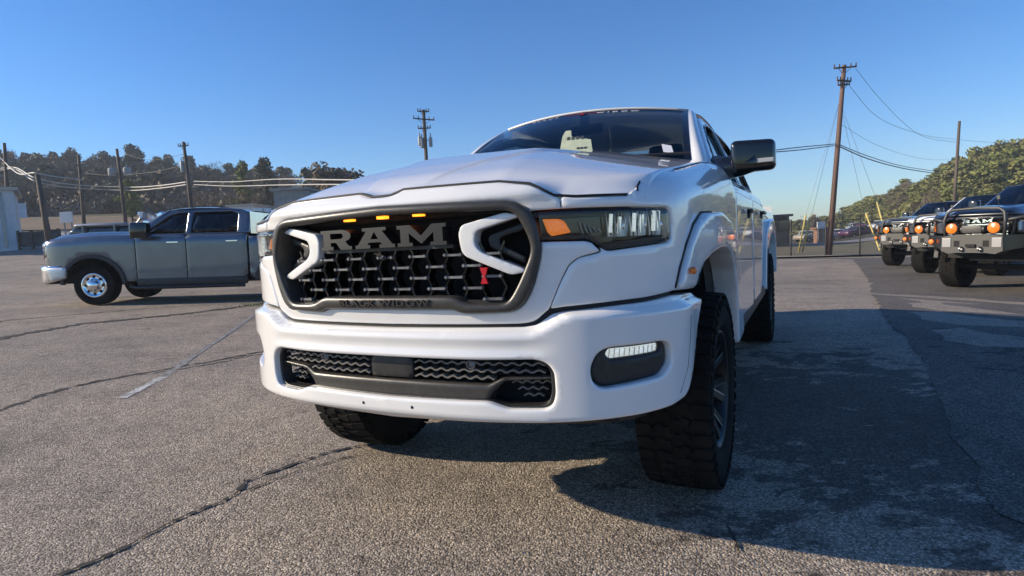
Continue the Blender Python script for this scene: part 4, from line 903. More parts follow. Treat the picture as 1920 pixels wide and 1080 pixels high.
        rows=[[Vector((s*(.80-.13*t),1.96+.80*t,1.50+.50*t+L)).lerp(Vector((s*(.93-.20*t),2.03+.76*t,1.46+.52*t+L)),q)+Vector((s*.3,-.7,.3))*.02*math.sin(math.pi*q) for t in np.linspace(0,1,8)] for q in (0,.25,.5,.75,1)]
        patch('a_pillar',rows,P,root)
    wsf=lambda a,t: (a*(.80-.13*t),1.82+.14*a*a+.80*t-.02*math.sin(math.pi*t),1.50+.52*t-.02*a*a*t+L)
    patch('windshield',[[wsf(a,t) for a in np.linspace(-1,1,13)] for t in np.linspace(0,1,8)],M['windglass'],root)
    patch('roof',[[(a*(.68+.05*float(sm(0,.1,t))),2.62+.14*a*a+(1.84-.14*a*a)*t,2.02+.05*math.sin(math.pi*min(1,t))-.07*t*t-.035*a**4+L) for a in np.linspace(-1,1,13)] for t in np.linspace(0,1,10)],P,root)
    patch('rear_window',[[(x,4.5,z+L) for x in (-.8,0,.8)] for z in (1.45,1.92)],M['darkglass'],root)
    m=MB(); m.box((0,3.3,.95+L),(1.8,2.2,.3)); m.box((0,2.25,1.40+L),(1.5,.5,.18)); m.build('cab_floor',M['interior'],root)
    for x in (.42,-.42):
        for y in (3.2,4.1):
            m=MB(); m.box((x,y,1.35+L),(.5,.14,.66),bev=.04); m.box((x,y,1.74+L),(.25,.1,.17),bev=.03); m.build('seat',M['interior'],root)
M['blue']=mat('blue_grey_paint',(.120,.138,.165),.22,.55,1.0,noise=(3,(.135,.153,.18),.4,.6)); M['silver']=mat('silver_bumper',(.55,.56,.57),.3,.6)
M['navy']=mat('black_metallic_paint',(.010,.012,.020),.25,.2,1.0); M['greyp']=mat('dark_grey_paint',(.085,.09,.10),.35,.4,1.0); M['greysteel']=mat('grey_coated_steel',(.055,.055,.053),.5,.3,bump=(200,.2,.001)); M['tube']=mat('satin_tube_steel',(.05,.05,.05),.45,.2)
def by_wheel(px,py,Y,yaw,FA=1.25,x=-.86):
    q=at(px,py,Y); a=R(-yaw); dx=x*math.cos(a)-FA*math.sin(a); dy=x*math.sin(a)+FA*math.cos(a); return q.x-dx,q.y-dy
X0,Y0=by_wheel(188,577,12.7,88,x=.86)
bt_=frame_on(X0,Y0,88,'pickup_truck',label='blue-grey crew cab pickup with polished wheels, parked side-on at the left',cat='pickup truck')
generic_pickup(bt_,'blue',0,.435,'dually',bars='plain',NR=.035)
for i,(px,py,Y,paint,lab,br) in enumerate(((1795,540,13.0,'navy','black pickup with amber driving lamps, nearest of the three trucks with bull bars','chrome'),(1735,515,17.3,'white','white pickup with a bull bar, parked between the black and the dark grey one','chrome'),(1675,497,21.3,'greyp','dark grey pickup with a bull bar, farthest of the three trucks on the right','plain2'))):
    yw=63; X0,Y0=by_wheel(px,py,Y,yw,1.14); r_=frame_on(X0,Y0,yw,'pickup_truck',label=lab,cat='pickup truck',group='trucks with bull bars parked on the right'); generic_pickup(r_,paint,.20,.47,'mud',bars=br,FA=1.14)
# small cars
def small_car(X,Y,yaw,paint,label,group,suv=0,name='parked_car'):
    r_=frame_on(X,Y,yaw,name,label=label,cat='car',group=group); w=.90; h=1.45+.40*suv
    prof=[(0,.35),(-.0,.70),(.10,.86),(1.1,1.0),(1.25,1.02),(3.6+.9*suv,1.05),(4.3+.5*suv,1.02),(4.45+.45*suv,.85),(4.45+.45*suv,.35)]
    def body(P,wf,name,m,par):
        rows=[]
        for f_ in (-1,-.97,-.86,0,.86,.97,1):
            ins=.0 if abs(f_)<.9 else (.03 if abs(f_)<.99 else .10)
            rows.append([(wf(z)*f_*1.0,y+(ins if y<2 else -ins),z-(ins*.6 if z>.6 else 0)) for y,z in P])
        n=len(P); V=[q for r in rows for q in r]; F=[(i*n+j,i*n+(j+1)%n,(i+1)*n+(j+1)%n,(i+1)*n+j) for i in range(len(rows)-1) for j in range(n)]+[tuple(range(n))[::-1],tuple(range((len(rows)-1)*n,len(rows)*n))]
        return mk(name,V,F,m,par,True)
    body(prof,lambda z:w,'body',M[paint],r_)
    e=4.3+.5*suv; gp=[(1.15,.98),(1.85,h-.05),(2.3,h),(e-1.0+.5*suv,h-.02),(e-.1+.1*suv,1.02)]
    body(gp,lambda z:w*(.96-.16*max(0,(z-1)/.5)),'glasshouse',M['carglass'],r_)
    rp=[(1.80,h-.05),(1.9,h-.01),(2.3,h+.02),(e-1.0+.5*suv,h+.01),(e-.95+.5*suv,h-.06),(2.3,h-.05)]; body(rp,lambda z:w*.83,'roof',M[paint],r_)
    for s in (1,-1):
        for y in (.85,3.55+.4*suv):
            m=MB(); m.lathe([(-.10,.19),(-.10,.33),(.10,.33),(.10,.19)],20,'X',(s*.80,y,.33),True); wh=m.build('wheel',M['rubber'],r_); sharp(wh); m=MB(); m.lathe([(.09,.20),(.10,.17),(.07,.001)],16,'X'); m.V=[(s*.80+s*a,y+b,.33+c) for a,b,c in m.V]; m.build('rim',M['silver'],wh)
        for yy in (2.45,3.3+.4*suv):
            m=MB(); m.box((s*(w*.90),yy,1.0+(h-1)*.45),(.05,.07,h-1.02)); m.build('door_pillar',M[paint],r_)
        m=MB(); m.box((s*.62,.03,.70),(.34,.08,.13),bev=.02); m.build('headlight',M['silver'],r_)
        m=MB(); m.box((s*.98,1.7,1.02),(.16,.1,.12),bev=.02); m.build('door_mirror',M[paint],r_)
    return r_
M['carglass']=mat('car_glass',(.015,.02,.025),.05,0,.5); M['tanp']=mat('tan_paint',(.40,.34,.25),.4,.2,.8); M['plum']=mat('plum_paint',(.10,.02,.08),.4,.2,.8); M['redp']=mat('maroon_paint',(.25,.03,.03),.4,.1,.8)
q=at(118,560,21); small_car(q.x,q.y,-88,'greyp','dark estate car mostly hidden behind the bonnet of the blue-grey pickup',None,.62).location.x+=5.0
far=[(1496,'tanp','tan car parked far off, leftmost of the row beyond the verge'),(1517,'white','white car far beyond the verge, just right of the tan car'),(1541,'white','white car far beyond the verge, left of the leaning pole'),(1580,'plum','plum car far beyond the verge, right of the leaning pole'),(1598,'redp','maroon car far beyond the verge, right of the plum car'),(1618,'silver','silver car far beyond the verge, right of the maroon car'),(1640,'white','white car far beyond the verge, rightmost of the row')]
for i,(px,pn,lb) in enumerate(far):
    q=at(px,446,74+ (i%3)); small_car(q.x,q.y,(70,20,80,75,60,15,50)[i],pn,lb,'cars parked far beyond the verge')
# ------------------------------------------------------------------ POLES AND WIRES
M['wood']=mat('weathered_pole_wood',(.11,.085,.065),.85,noise=(6,(.065,.05,.04),.4,.65,6,(1,1,.1))); M['redwood']=mat('red_brown_pole',(.15,.09,.068),.8,noise=(5,(.12,.065,.05),.4,.65,6,(1,1,.1)))
M['wire']=mat('dark_wire',(.03,.03,.03),.6); M['wirepale']=mat('pale_cable',(.42,.40,.37),.5); M['tin']=mat('transformer_grey',(.34,.34,.34),.5); M['yellow']=mat('yellow_guy_guard',(.62,.50,.16),.6); M['porc']=mat('insulator',(.12,.08,.06),.3)  # two wire tones, dark and pale
def pole(top,bot,Y,r,label,wood='wood',arms=(),cans=(),Yb=None,name='utility_pole'):
    a=at(*top,Y); b=at(*bot,Yb or Y); d=(a-b).normalized(); e=b-d*3.5
    gz=g(b.x,b.y)
    if b.z-gz>.0: 
        k=(b.z-gz+.2)/d.z; e=b-d*k
    root=empty(name,tuple(e),label=label,cat='utility pole',group='utility poles')
    L=lambda q:tuple(Vector(q)-e)
    m=MB(); m.tube([L(e),L(a)],[r*.95,r*.6],10); m.build('shaft',M[wood],root,True)
    side=Vector((1,0,0)); side=(side-d*side.dot(d)).normalized()
    for (t,w,tilt) in arms:
        c=a-d*t; sd_=(side+d*tilt).normalized(); fw=d.cross(sd_)
        m=MB(); m.tube([L(c-sd_*w-fw*.1),L(c+sd_*w-fw*.1)],.045,6); ar=m.build('crossarm',M['wood'],root)
        for k in (-.95,-.5,.5,.95):
            m=MB(); m.lathe([(0,.02),(.03,.04),(.07,.04),(.09,.02),(.13,.035),(.16,.001)],8,'Z',L(c+sd_*w*k-fw*.1+d*.05)); m.build('insulator',M['porc'],ar)
        m=MB(); m.tube([L(c-sd_*w*.6-fw*.1),L(c-d*.35)],.015,5); m.tube([L(c+sd_*w*.6-fw*.1),L(c-d*.35)],.015,5); m.build('brace',M['steel'],ar)
    for (t,off_,rr_,h_) in cans:
        c=a-d*t+side*off_; m=MB(); m.lathe([(0,.001),(0,rr_*.9),(.05,rr_),(h_-.08,rr_),(h_,rr_*.7),(h_,.001)],14,'Z',L(c)); m.tube([L(c+d*h_),L(c+d*(h_+.25))],.04,6); sharp(m.build('transformer',M['tin'],root))
        m=MB(); m.tube([L(c+d*h_*.7),L(a-d*t+d*h_*.7)],.03,5); m.build('bracket',M['steel'],root)
    return root
pole((8,268),(16,400),46,.17,'leftmost utility pole rising behind the white metal building')
pole((70,328),(90,440),34,.19,'short thick pole leaning right, beside the white metal building')
pole((147,290),(158,424),52,.17,'second tall utility pole from the left with one small crossarm',arms=((.9,.35,0),))
pole((219,279),(236,420),50,.17,'utility pole carrying two transformer boxes, in front of the wooded hill',cans=((2.15,-.62,.30,.62),(2.25,.62,.28,.70)))
pole((344,266),(362,412),44,.17,'dark utility pole above the windshield of the blue-grey pickup',arms=((.3,.38,0),),cans=((2.15,-.32,.13,.8),))
pole((794,206),(801,330),40,.17,'utility pole with many crossarms and transformers above the white hood',arms=((.12,.38,-.06),(.62,.70,-.12),(1.2,.42,0)),cans=((2.45,-.22,.13,.65),(2.4,.36,.12,.62),(2.3,-.36,.11,.6)))
pg=pole((1583,122),(1555,467),31,.165,'tall red-brown leaning utility pole on the verge at the right','redwood',arms=((.14,.58,.12),(.80,.36,-.02),(1.0,.30,.1)))
pole((1799,227),(1789,385),48,.16,'bare grey pole standing between the parked trucks and the wooded slope at right','wood')
pole((1734,362),(1733,400),48,.07,'thin short pale pole left of the bare grey pole')
def wire(pts,r,label,m='wire',sag=0,cat='cable',group=None):
    P=[at(*q) for q in pts]; out=[]
    C_=crom([tuple(q) for q in P],10) if len(P)>2 else np.array([tuple(P[0].lerp(P[1],t)+Vector((0,0,-sag*4*t*(1-t)))) for t in np.linspace(0,1,24)])
    c=Vector(C_[len(C_)//2]); mb=MB(); mb.tube([Vector(q)-c for q in C_],r,5); o=mb.build('overhead_cable',M[m],None,True); o.location=c; return tag(o,label,cat,group)
gl='overhead cables on the left'
wire([(-60,222,46),(8,303,46),(70,325,34),(110,332,42),(155,337,52)],.045,'pale cable from the leftmost pole down to the second pole, top one','wirepale',group=gl)
wire([(-60,338,46),(12,314,46),(70,335,42),(150,347,50),(240,351,50),(300,348,47),(352,341,44)],.05,'thick pale cable strung left of the dark utility pole, upper of two','wirepale',group=gl)
wire([(-60,343,46),(12,317,46),(70,341,42),(150,353,50),(240,357,50),(300,353,47),(352,346,44)],.05,'thick pale cable strung left of the dark utility pole, lower of two','wirepale',group=gl)
wire([(362,340,44),(430,341,40),(520,336,34),(620,337,26),(700,338,22)],.03,'pale cable running right from the dark pole behind the hood, upper one','wirepale',group=gl)
wire([(362,346,44),(430,349,40),(520,347,34),(620,346,26),(700,348,22)],.03,'pale cable running right from the dark pole behind the hood, lower one','wirepale',group=gl)
wire([(153,324,52),(190,328,51),(228,328,50),(290,322,47),(348,309,44)],.025,'thin cable linking the second pole, the transformer pole and the dark pole',group=gl)
wire([(10,295,46),(80,312,50),(153,322,52)],.02,'thin sagging cable between the leftmost and the second pole',group=gl)
wire([(220,283,50),(280,300,47),(346,289,44)],.015,'thin high cable between transformer pole and dark pole',group=gl)
gr_='overhead cables on the right'
wire([(1440,283,24),(1500,276,28),(1564,270,31)],.022,'dark cable between the black mirror and the red-brown pole, upper one',group=gr_)
wire([(1440,286,24),(1500,281,28),(1564,273,31)],.022,'dark cable between the black mirror and the red-brown pole, lower one',group=gr_)
wire([(1566,268,31),(1620,290,34),(1690,311,40),(1760,322,46)],.022,'dark cable sagging right from the middle of the red-brown pole, upper one',group=gr_)
wire([(1566,271,31),(1620,295,34),(1690,315,40),(1760,326,46)],.030,'dark cable sagging right from the middle of the red-brown pole, lower one',group=gr_)
wire([(1604,128,31),(1650,185,33),(1720,250,37),(1800,268,44)],.010,'thin wire from the top crossarm of the red-brown pole down to the right',group=gr_)
wire([(1588,155,31),(1640,215,33),(1720,250,37),(1800,262,44),(1900,270,55)],.010,'thin wire sagging from the lower crossarm of the red-brown pole',group=gr_)
wire([(1575,232,31),(1640,270,35),(1720,296,40),(1800,300,50)],.008,'faint wire sagging right from mid pole above the dark cables',group=gr_)
for a,b,lab in (((1511,403),(1497,466),'left yellow guy wire guard of the pair left of the red-brown pole'),((1522,403),(1504,466),'right yellow guy wire guard of the pair left of the red-brown pole'),((1621,394),(1650,462),'left yellow guy wire guard near the dark grey pickup'),((1643,374),(1658,424),'right yellow guy wire guard behind the nose of the dark grey pickup')):
    A_=at(*a,31); B_=at(*b,31 if a[0]<1600 else 29); T=at(1574,190,31)
    if b[1]<450: B_=A_+(B_-A_)*1.7
    r_=empty('guy_wire',tuple(B_),label=lab,cat='guy wire',group='guy wires of the red-brown pole'); m=MB(); m.tube([Vector((0,0,-.2)),A_-B_],.045,8); m.build('guard_tube',M['yellow'],r_,True); m=MB(); m.tube([A_-B_,T-B_],.008,4); m.build('wire',M['steel'],r_)
# ------------------------------------------------------------------ FENCE, SIGNS, BUILDINGS
fx=[(1440,473,31.5),(1483,475,30.6),(1548,476.5,30),(1612,478,29.6),(1680,480,29.2),(1750,480,29)]
fr_=empty('chain_link_fence',tuple(at(1483,475,30.6)),label='low chain-link fence with thin dark posts along the far edge of the lot',cat='fence'); o0=fr_.location.copy()
tp=[]
for (a,b,Y) in fx:
    q=at(a,b,Y); q.z=g(q.x,q.y); t=q+Vector((.03,0,1.9)); tp.append((q,t)); m=MB(); m.tube([q-o0,t-o0],.035,8); m.ball(t-o0,.045); m.build('post',M['wire'],fr_,True)
for (q0,t0),(q1,t1) in zip(tp,tp[1:]):
    m=MB(); m.tube([t0-o0-Vector((0,0,.05)),t1-o0-Vector((0,0,.05))],.015,6); m.build('top_rail',M['wire'],fr_)
    m=MB(); n=28
    for k in range(-8,n):
        for sgn_ in (0,1):
            A0=k/n; A1=(k+8)/n; c0=max(0,A0); c1=min(1,A1); f0=(c0-A0)/(A1-A0); f1=(c1-A0)/(A1-A0)
            if sgn_: f0,f1=1-f0,1-f1
            p0=q0.lerp(q1,c0); p1=q0.lerp(q1,c1); m.tube([p0+Vector((0,0,1.8*f0))-o0,p1+Vector((0,0,1.8*f1))-o0],.004,3,False)
    m.build('wire_mesh',M['wire'],fr_)['kind']='stuff'
M['whitewall']=mat('white_metal_cladding',(.62,.64,.66),.5,.0,noise=(2,(.56,.58,.60),.4,.6)); M['tanroof']=mat('tan_roof',(.45,.41,.34),.6); M['brick']=mat('brick_far',(.28,.15,.10),.9,noise=(3,(.20,.11,.08),.4,.6)); M['darkwall']=mat('dark_wall',(.05,.05,.048),.8,noise=(1,(.09,.085,.08),.4,.6))
def building(a,b,ytop,ybot,Y,depth,label,wall,roof,name='building',ribs=0,door=None,wins=()):
    p=at(a,ybot,Y); q=at(b,ybot,Y); t=at(a,ytop,Y); h=t.z-p.z; w=q.x-p.x; gz=min(g(p.x,p.y),g(q.x,q.y))-.5; base=p.z-gz if p.z>gz else .5
    r_=empty(name,(p.x,p.y,p.z),label=label,cat='building')
    m=MB(); m.box((w/2,depth/2,(h-base)/2),(w,depth,h+base)); wl=m.build('wall',M[wall],r_)
    m=MB(); m.box((w/2,depth/2,h+.10),(w+.5,depth+.5,.2)); m.build('roof',M[roof],r_)
    for k in range(ribs): m=MB(); m.box((w*(k+.5)/ribs,-.02,h/2),(.06,.04,h-.02)); m.build('cladding_rib',M[wall],wl)
    if door: m=MB(); m.box((w*door[0],-.03,1.1),(w*door[1],.06,2.2)); m.build('door',M['pitch'],r_)
    for (c,z,ww,hh) in wins:
        m=MB(); m.box((w*c,-.02,h*z),(ww,.05,hh)); f_=m.build('window',M['pitch'],r_); m=MB(); m.box((w*c,-.05,h*z),(ww*.86,.02,hh*.84)); m.build('pane',M['carglass'],f_)
    return r_
bb=building(-160,38,367,470,38,6,'white metal building with tan roof edge at the left edge of the picture','whitewall','tanroof',ribs=16)
piv=at(38,470,38); Rm=Matrix.Translation(piv)@Matrix.Rotation(R(-2-math.degrees(math.atan2(-piv.x,piv.y))*-1),4,'Z')@Matrix.Translation(-piv)
m=MB(); q=at(22,420,37.9)-bb.location; w_=at(38,470,38)-bb.location; m.box((w_.x-.62,-.10,1.6),(.12,.10,3.4)); m.build('downspout',M['blue'],bb)
m=MB(); m.box((w_.x+.35,.3,at(0,378,38).z-bb.location.z-.6),(.4,.3,.9)); m.build('air_unit',M['whitewall'],bb)
bb.matrix_world=Rm@Matrix.Translation(bb.location)
building(430,476,388,402,62,8,'long low pale building behind the roof of the blue-grey pickup','whitewall','tanroof')
building(516,575,358,400,56,8,'taller pale building block beside the white pickup headlight corner','concrete','concrete')
building(1380,1480,411,446,52,9,'dark low building behind the rear of the white pickup, right of its mirror','darkwall','darkwall',wins=((.62,.55,1.2,1.0),(.90,.55,1.0,1.0)))
building(1532,1562,430,446,66,.8,'brown brick shed beneath the white sign, left of the red-brown pole','brick','brick')
def sign(a,b,y0,y1,Y,label,post=True):
    p=at(a,y0,Y); q=at(b,y1,Y); c=(p+q)/2; gz=g(c.x,c.y); r_=empty('sign_board',(c.x,c.y,gz),label=label,cat='sign'); m=MB(); m.box((0,0,c.z-gz),(q.x-p.x,.12,p.z-q.z),bev=.02); m.build('panel',M['paperw'],r_)
    for s in ((-.3,.3)): m=MB(); m.tube([(s*(q.x-p.x),.1,-.2),(s*(q.x-p.x),.1,c.z-gz)],.06,6); m.build('post',M['steel'],r_)
sign(1532,1547,416,428,60,'blank white sign board beside the red-brown pole')
sign(112,137,398,417,48,'white block-shaped sign board in front of the wooded hill')
q=at(60,470,36); m=MB(); 
for k in range(5):
    A_=at(40+k*12,441,37.5-k*.2); 
a0=at(40,466,37); a1=at(92,461,36); gz0=g(a0.x,a0.y)
r_=empty('guard_rail',tuple(a0),label='low dark barrier between the white metal building and the nose of the blue-grey pickup',cat='barrier')
m=MB(); m.box(((a1-a0).x/2,0,.55),((a1-a0).x,.15,.9)); m.build('rail_panel',M['darkwall'],r_); 
for k in range(4): m=MB(); m.box(((a1-a0).x*k/3,-.12,.5),(.12,.12,1.2)); m.build('post',M['wood'],r_)
# equipment behind the blue-grey pickup
q=at(245,520,19); z0=g(q.x,q.y); r_=frame_on(q.x,q.y,0,'equipment_trailer',label='trailer loaded with shiny machinery, seen over the windshield of the blue-grey pickup',cat='trailer'); top_=at(290,395,19).z-z0
m=MB(); m.box((.9,.5,.6),(3.2,1.4,.12)); m.build('deck',M['steel'],r_)
m=MB(); m.box((.3,.5,top_*.5),(.10,.10,top_)); m.box((1.3,.5,top_*.45),(.10,.10,top_*.9)); m.build('frame',M['steel'],r_)
rr=random.Random(5)
for k in range(26):
    c=Vector((.0+rr.random()*1.35,.2+rr.random()*.6,top_-.03-rr.random()*.36)); m=MB(); d=Vector((rr.uniform(-1,1),rr.uniform(-.3,.3),rr.uniform(-.6,.6)))*.16
    if k%3==0: m.box(c,(.24,.2,.13),bev=.03,rot=Matrix.Rotation(rr.uniform(-.5,.5),3,'Y'))
    else: m.tube([c-d,c,c+d+Vector((0,0,.08))],.028,8)
    m.build('machine_part',M[('chrome','paperw','steel','blackpl')[k%4]],r_)
for s in (0,1.8): m=MB(); m.lathe([(-.1,.18),(-.1,.33),(.1,.33),(.1,.18)],18,'X',(s*0+.0,0,0),True); m.V=[(y+.3+s,x-.2,z+.33) for x,y,z in m.V]; sharp(m.build('wheel',M['rubber'],r_))
q=at(490,520,18); z0=g(q.x,q.y); tz=at(500,389,18).z-z0; r_=frame_on(q.x,q.y,0,'service_truck',label='white service truck with a ladder rack, squeezed between the blue-grey pickup and the white one',cat='truck')
m=MB(); m.box((1.7,.9,tz*.33),(2.6,1.9,tz*.4),bev=.06); m.build('body',M['concrete'],r_)
m=MB(); m.box((2.3,.9,tz*.70),(1.9,1.7,tz*.30),bev=.08); m.build('cab',M['darkwall'],r_)
m=MB(); m.prism([(0,0),(.22,0),(.02,tz*.52),(-.16,tz*.52)],lambda x,y:(x+.30,0,y+tz*.48),lambda x,y:(x+.30,.25,y+tz*.48)); m.build('boom',M['paperw'],r_)
m=MB(); m.box((0.05,.1,tz*.97),(.34,.2,.14),bev=.02); m.box((.55,.1,tz*.9),(.25,.3,.3),bev=.03); m.tube([(-.02,.1,tz*.93),(.06,.1,tz*.60)],.03,6); m.build('rack',M['silver'],r_)
for s in (.4,2.2): m=MB(); m.lathe([(-.12,.2),(-.12,.40),(.12,.40),(.12,.2)],18,'X',(0,0,0),True); m.V=[(y+s,x+.0,z+.40) for x,y,z in m.V]; sharp(m.build('wheel',M['rubber'],r_))
# weeds and loose earth at the end of the long crack
c=on_ground(478,574); mb=MB(); rr=random.Random(2)
for k in range(70):
    x=c.x+rr.gauss(0,.16); y=c.y+rr.gauss(0,.07); h=rr.uniform(.04,.15); a=rr.uniform(0,6.3); w=.006; lx=math.cos(a)*h*.5; ly=math.sin(a)*h*.5; z=g(x,y)
    mb.add([(x-w,y,z),(x+w,y,z),(x+lx,y+ly,z+h)],[(0,1,2)])
M['weed']=mat('dry_weed',(.30,.27,.12),.8,noise=(9,(.16,.18,.07),.4,.6)); tag(mb.build('weed_tuft',M['weed']),'dry weeds sprouting from the long dark crack beside the white pickup','weeds',kind='stuff')
# ------------------------------------------------------------------ TREES
def leafmat(name,a,b): 
    m=mat(name,a,.75,noise=(.55,b,.35,.65,5)); m.node_tree.nodes['Principled BSDF'].inputs['Specular IOR Level'].default_value=.2; return m
M['pine']=leafmat('pine_needles',(.105,.130,.036),(.24,.235,.075)); M['pined']=leafmat('hazed_evergreen',(.085,.090,.058),(.17,.155,.11)); M['oak']=leafmat('hazed_winter_oak',(.115,.098,.066),(.21,.165,.125)); M['olive']=leafmat('olive_foliage',(.085,.100,.032),(.20,.19,.075)); M['twig']=leafmat('bare_twigs',(.13,.095,.07),(.20,.155,.115)); M['bark']=mat('bark',(.10,.075,.055),.9,noise=(4,(.05,.04,.03),.4,.6))  # evergreen and winter oak tones lightened, distance haze put into the leaf colour
def crown_mesh(h,r,base,kind,seed,nq):
    rg=np.random.default_rng(seed); nb=int(rg.integers(13,20)); V=[];F=[]
    if kind=='pine':
        C_=[(rg.normal(0,r*.34*(1.15-t)),rg.normal(0,r*.34*(1.15-t)),base+(h-base)*t) for t in np.linspace(.05,.93,nb)]
        S_=[(r*(.60-.32*t)*rg.uniform(.7,1.15),r*(.26)*rg.uniform(.7,1.2)) for t in np.linspace(.05,.93,nb)]
    else:
        C_=[];S_=[]
        for _ in range(nb):
            v=rg.normal(size=3); v/=np.linalg.norm(v); k=rg.uniform(.35,.78); C_.append((v[0]*r*k,v[1]*r*k,(h+base)/2+v[2]*(h-base)/2*k)); S_.append((r*rg.uniform(.26,.42),)*2)
    per=nq//nb
    for (c,s) in zip(C_,S_):
        v=rg.normal(size=(per,3)); v/=np.linalg.norm(v,axis=1)[:,None]; rad=rg.uniform(.55,1.05,per)[:,None]
        P=np.array(c)+v*rad*np.array([s[0],s[0],s[1]])
        n=v*.6+rg.normal(size=(per,3))*.5; n/=np.linalg.norm(n,axis=1)[:,None]
        t=np.cross(n,rg.normal(size=(per,3))); t/=np.linalg.norm(t,axis=1)[:,None]; b=np.cross(n,t); q=(.12+.10*rg.random(per))[:,None]*(r/2.6)
        if kind=='bare': t=t*.10; b=b*2.2; b[:,2]=np.abs(b[:,2])+.6
        k0=len(V)
        for i in range(per):
            V+= [P[i]-t[i]*q[i]-b[i]*q[i]*.6,P[i]+t[i]*q[i]*1.2-b[i]*q[i]*.3,P[i]+t[i]*q[i]*.3+b[i]*q[i],P[i]-t[i]*q[i]+b[i]*q[i]*.5]; F.append((k0+4*i,k0+4*i+1,k0+4*i+2,k0+4*i+3))
    me=bpy.data.meshes.new('crown'); me.from_pydata([tuple(map(float,v)) for v in V],[],F); me.update(); return me
def trunk_mesh(h,r,kind,seed):
    rr=random.Random(seed); m=MB(); top=h*(.92 if kind=='pine' else .55); m.tube([(0,0,-1.5),(rr.uniform(-.1,.1),0,top*.5),(rr.uniform(-.3,.3),rr.uniform(-.2,.2),top)],[r*1.2,r*.8,r*.25],7)
    for k in range(7 if kind!='bare' else 14):
        z=h*rr.uniform(.35,.75); a=rr.uniform(0,6.3); L=h*rr.uniform(.14,.30); up=.25 if kind=='pine' else .8
        m.tube([(0,0,z*.9),(math.cos(a)*L*.5,math.sin(a)*L*.5,z*.9+L*up*.5),(math.cos(a)*L,math.sin(a)*L,z*.9+L*up)],[r*.35,r*.22,r*.06],5)
    me=bpy.data.meshes.new('trunk'); me.from_pydata([tuple(v) for v in m.V],[],m.F); me.polygons.foreach_set('use_smooth',[True]*len(me.polygons)); me.update(); return me
def tlabel(kind,row,px,marks,where):
    k={'pine':'pine','oak':'broadleaf tree','bare':'leafless brown tree'}[kind]; rw=('on the skyline','just below the skyline','half way down the slope','low on the slope','at the foot of the slope')[row]
    for lim,txt in marks:
        if px<lim: break
    return '%s %s %s, %s'%(where,k,rw,txt)
MKL=[(40,'above the white metal building'),(110,'near the short thick pole'),(160,'near the second tall pole'),(225,'left of the transformer pole'),(290,'right of the transformer pole'),(350,'left of the dark pole'),(420,'just right of the dark pole'),(9999,'above the roof of the blue-grey pickup')]
MKR=[(1570,'left of the red-brown pole'),(1625,'just right of the red-brown pole'),(1680,'behind the yellow guy guards'),(1740,'above the dark grey pickup'),(1800,'left of the bare grey pole'),(1850,'just right of the bare grey pole'),(1920,'above the black pickup'),(9999,'beyond the right edge')]
LIB={}
for kind,mats_,hh,rr_,bs,nv,nq in (('pine',('pine','pined'),10,2.9,2.2,4,1900),('oak',('oak','pined'),10,3.4,1.2,4,2200),('bare',('twig','twig'),9,2.8,2.6,3,1100)):
    for k in range(nv): LIB[kind,k]=(crown_mesh(hh,rr_,bs,kind,100*k+len(kind),nq),trunk_mesh(hh,.20,kind,k+5))
def tree(X,Y,ztop,kind,v,m,label,group,wide=1.0,seed=0,z=None):
    rr=random.Random(seed); z=g(X,Y) if z is None else z; H=ztop-z; base=10 if kind!='bare' else 9; s=H/base
    r_=empty({'pine':'pine_tree','oak':'broadleaf_tree','bare':'bare_tree'}[kind],(X,Y,z),label=label,cat='tree',group=group); r_.rotation_euler=(0,0,rr.uniform(0,6.28)); w=s*wide; r_.scale=(w,w,s)
    c,t=LIB[kind,v]; c2=(kind,v,m)
    if c2 not in LIB:
        q=c.copy(); q.materials.append(M[m]); u=t.copy(); u.materials.append(M['bark']); LIB[c2]=(q,u)
    for nm,me in zip(('crown','trunk'),LIB[c2]):
        o=bpy.data.objects.new(nm,me); COL.objects.link(o); o.parent=r_
    return r_
# skyline of the wooded hill on the left: (pixel x, pixel y of the tree tops)
skl=[(-120,262),(0,272),(60,275),(110,280),(175,283),(235,276),(285,284),(320,294),(372,293),(410,304),(440,312),(480,302),(520,312)]
rr=random.Random(11); cnt=0
for row,(Y0_,n_,dy) in enumerate(((132,38,0),(118,36,14),(106,34,34),(97,34,58),(90,34,84))):
    for i in range(n_):
        px=-110+(i+rr.uniform(.1,.9))*(650/n_); py=float(np.interp(px,[a for a,b in skl],[b for a,b in skl]))+dy+rr.uniform(-6,12)
        Y=Y0_+rr.uniform(-5,5); q=at(px,py,Y); z=g(q.x,q.y)
        if q.z-z<3: continue
        kind='pine' if rr.random()<.40 else 'oak'; m='pined' if rr.random()<.75 else 'oak'; cnt+=1
        if rr.random()<(.4 if px>300 else .16): kind,m='bare','twig'
        tree(q.x,q.y,q.z,kind,rr.randrange(4 if kind!='bare' else 3),m,tlabel(kind,row,px,MKL,'shaded'),'trees of the hill wood at the left',(1.05 if kind!='pine' else 1.15)*max(.75,min(1.6,10/(q.z-z))),cnt)
def single(px,py,Y,kind,v,m,label,wide,zb=None): q=at(px,py,Y); tree(q.x,q.y,q.z,kind,v,m,label,None,wide,int(px),zb if zb is not None else None)
single(628,290,62,'oak',0,'oak','round evergreen tree rising over the left side of the white hood',1.0)
single(590,306,66,'oak',2,'pined','smaller dark tree just left of the round one over the white hood',1.0)
single(655,300,66,'oak',1,'oak','dark tree just right of the round one over the white hood',1.0)
single(492,297,72,'pine',1,'pined','dark pine standing above the cab of the blue-grey pickup',1.05)
single(452,303,74,'pine',2,'pine','thin green pine left of the dark pine above the blue-grey pickup',.8)
single(545,312,76,'bare',0,'twig','slender bare tree right of the dark pine',.55)
single(240,335,66,'pine',3,'pine','sunlit green tree standing before the shaded wood, by the transformer pole',.9)
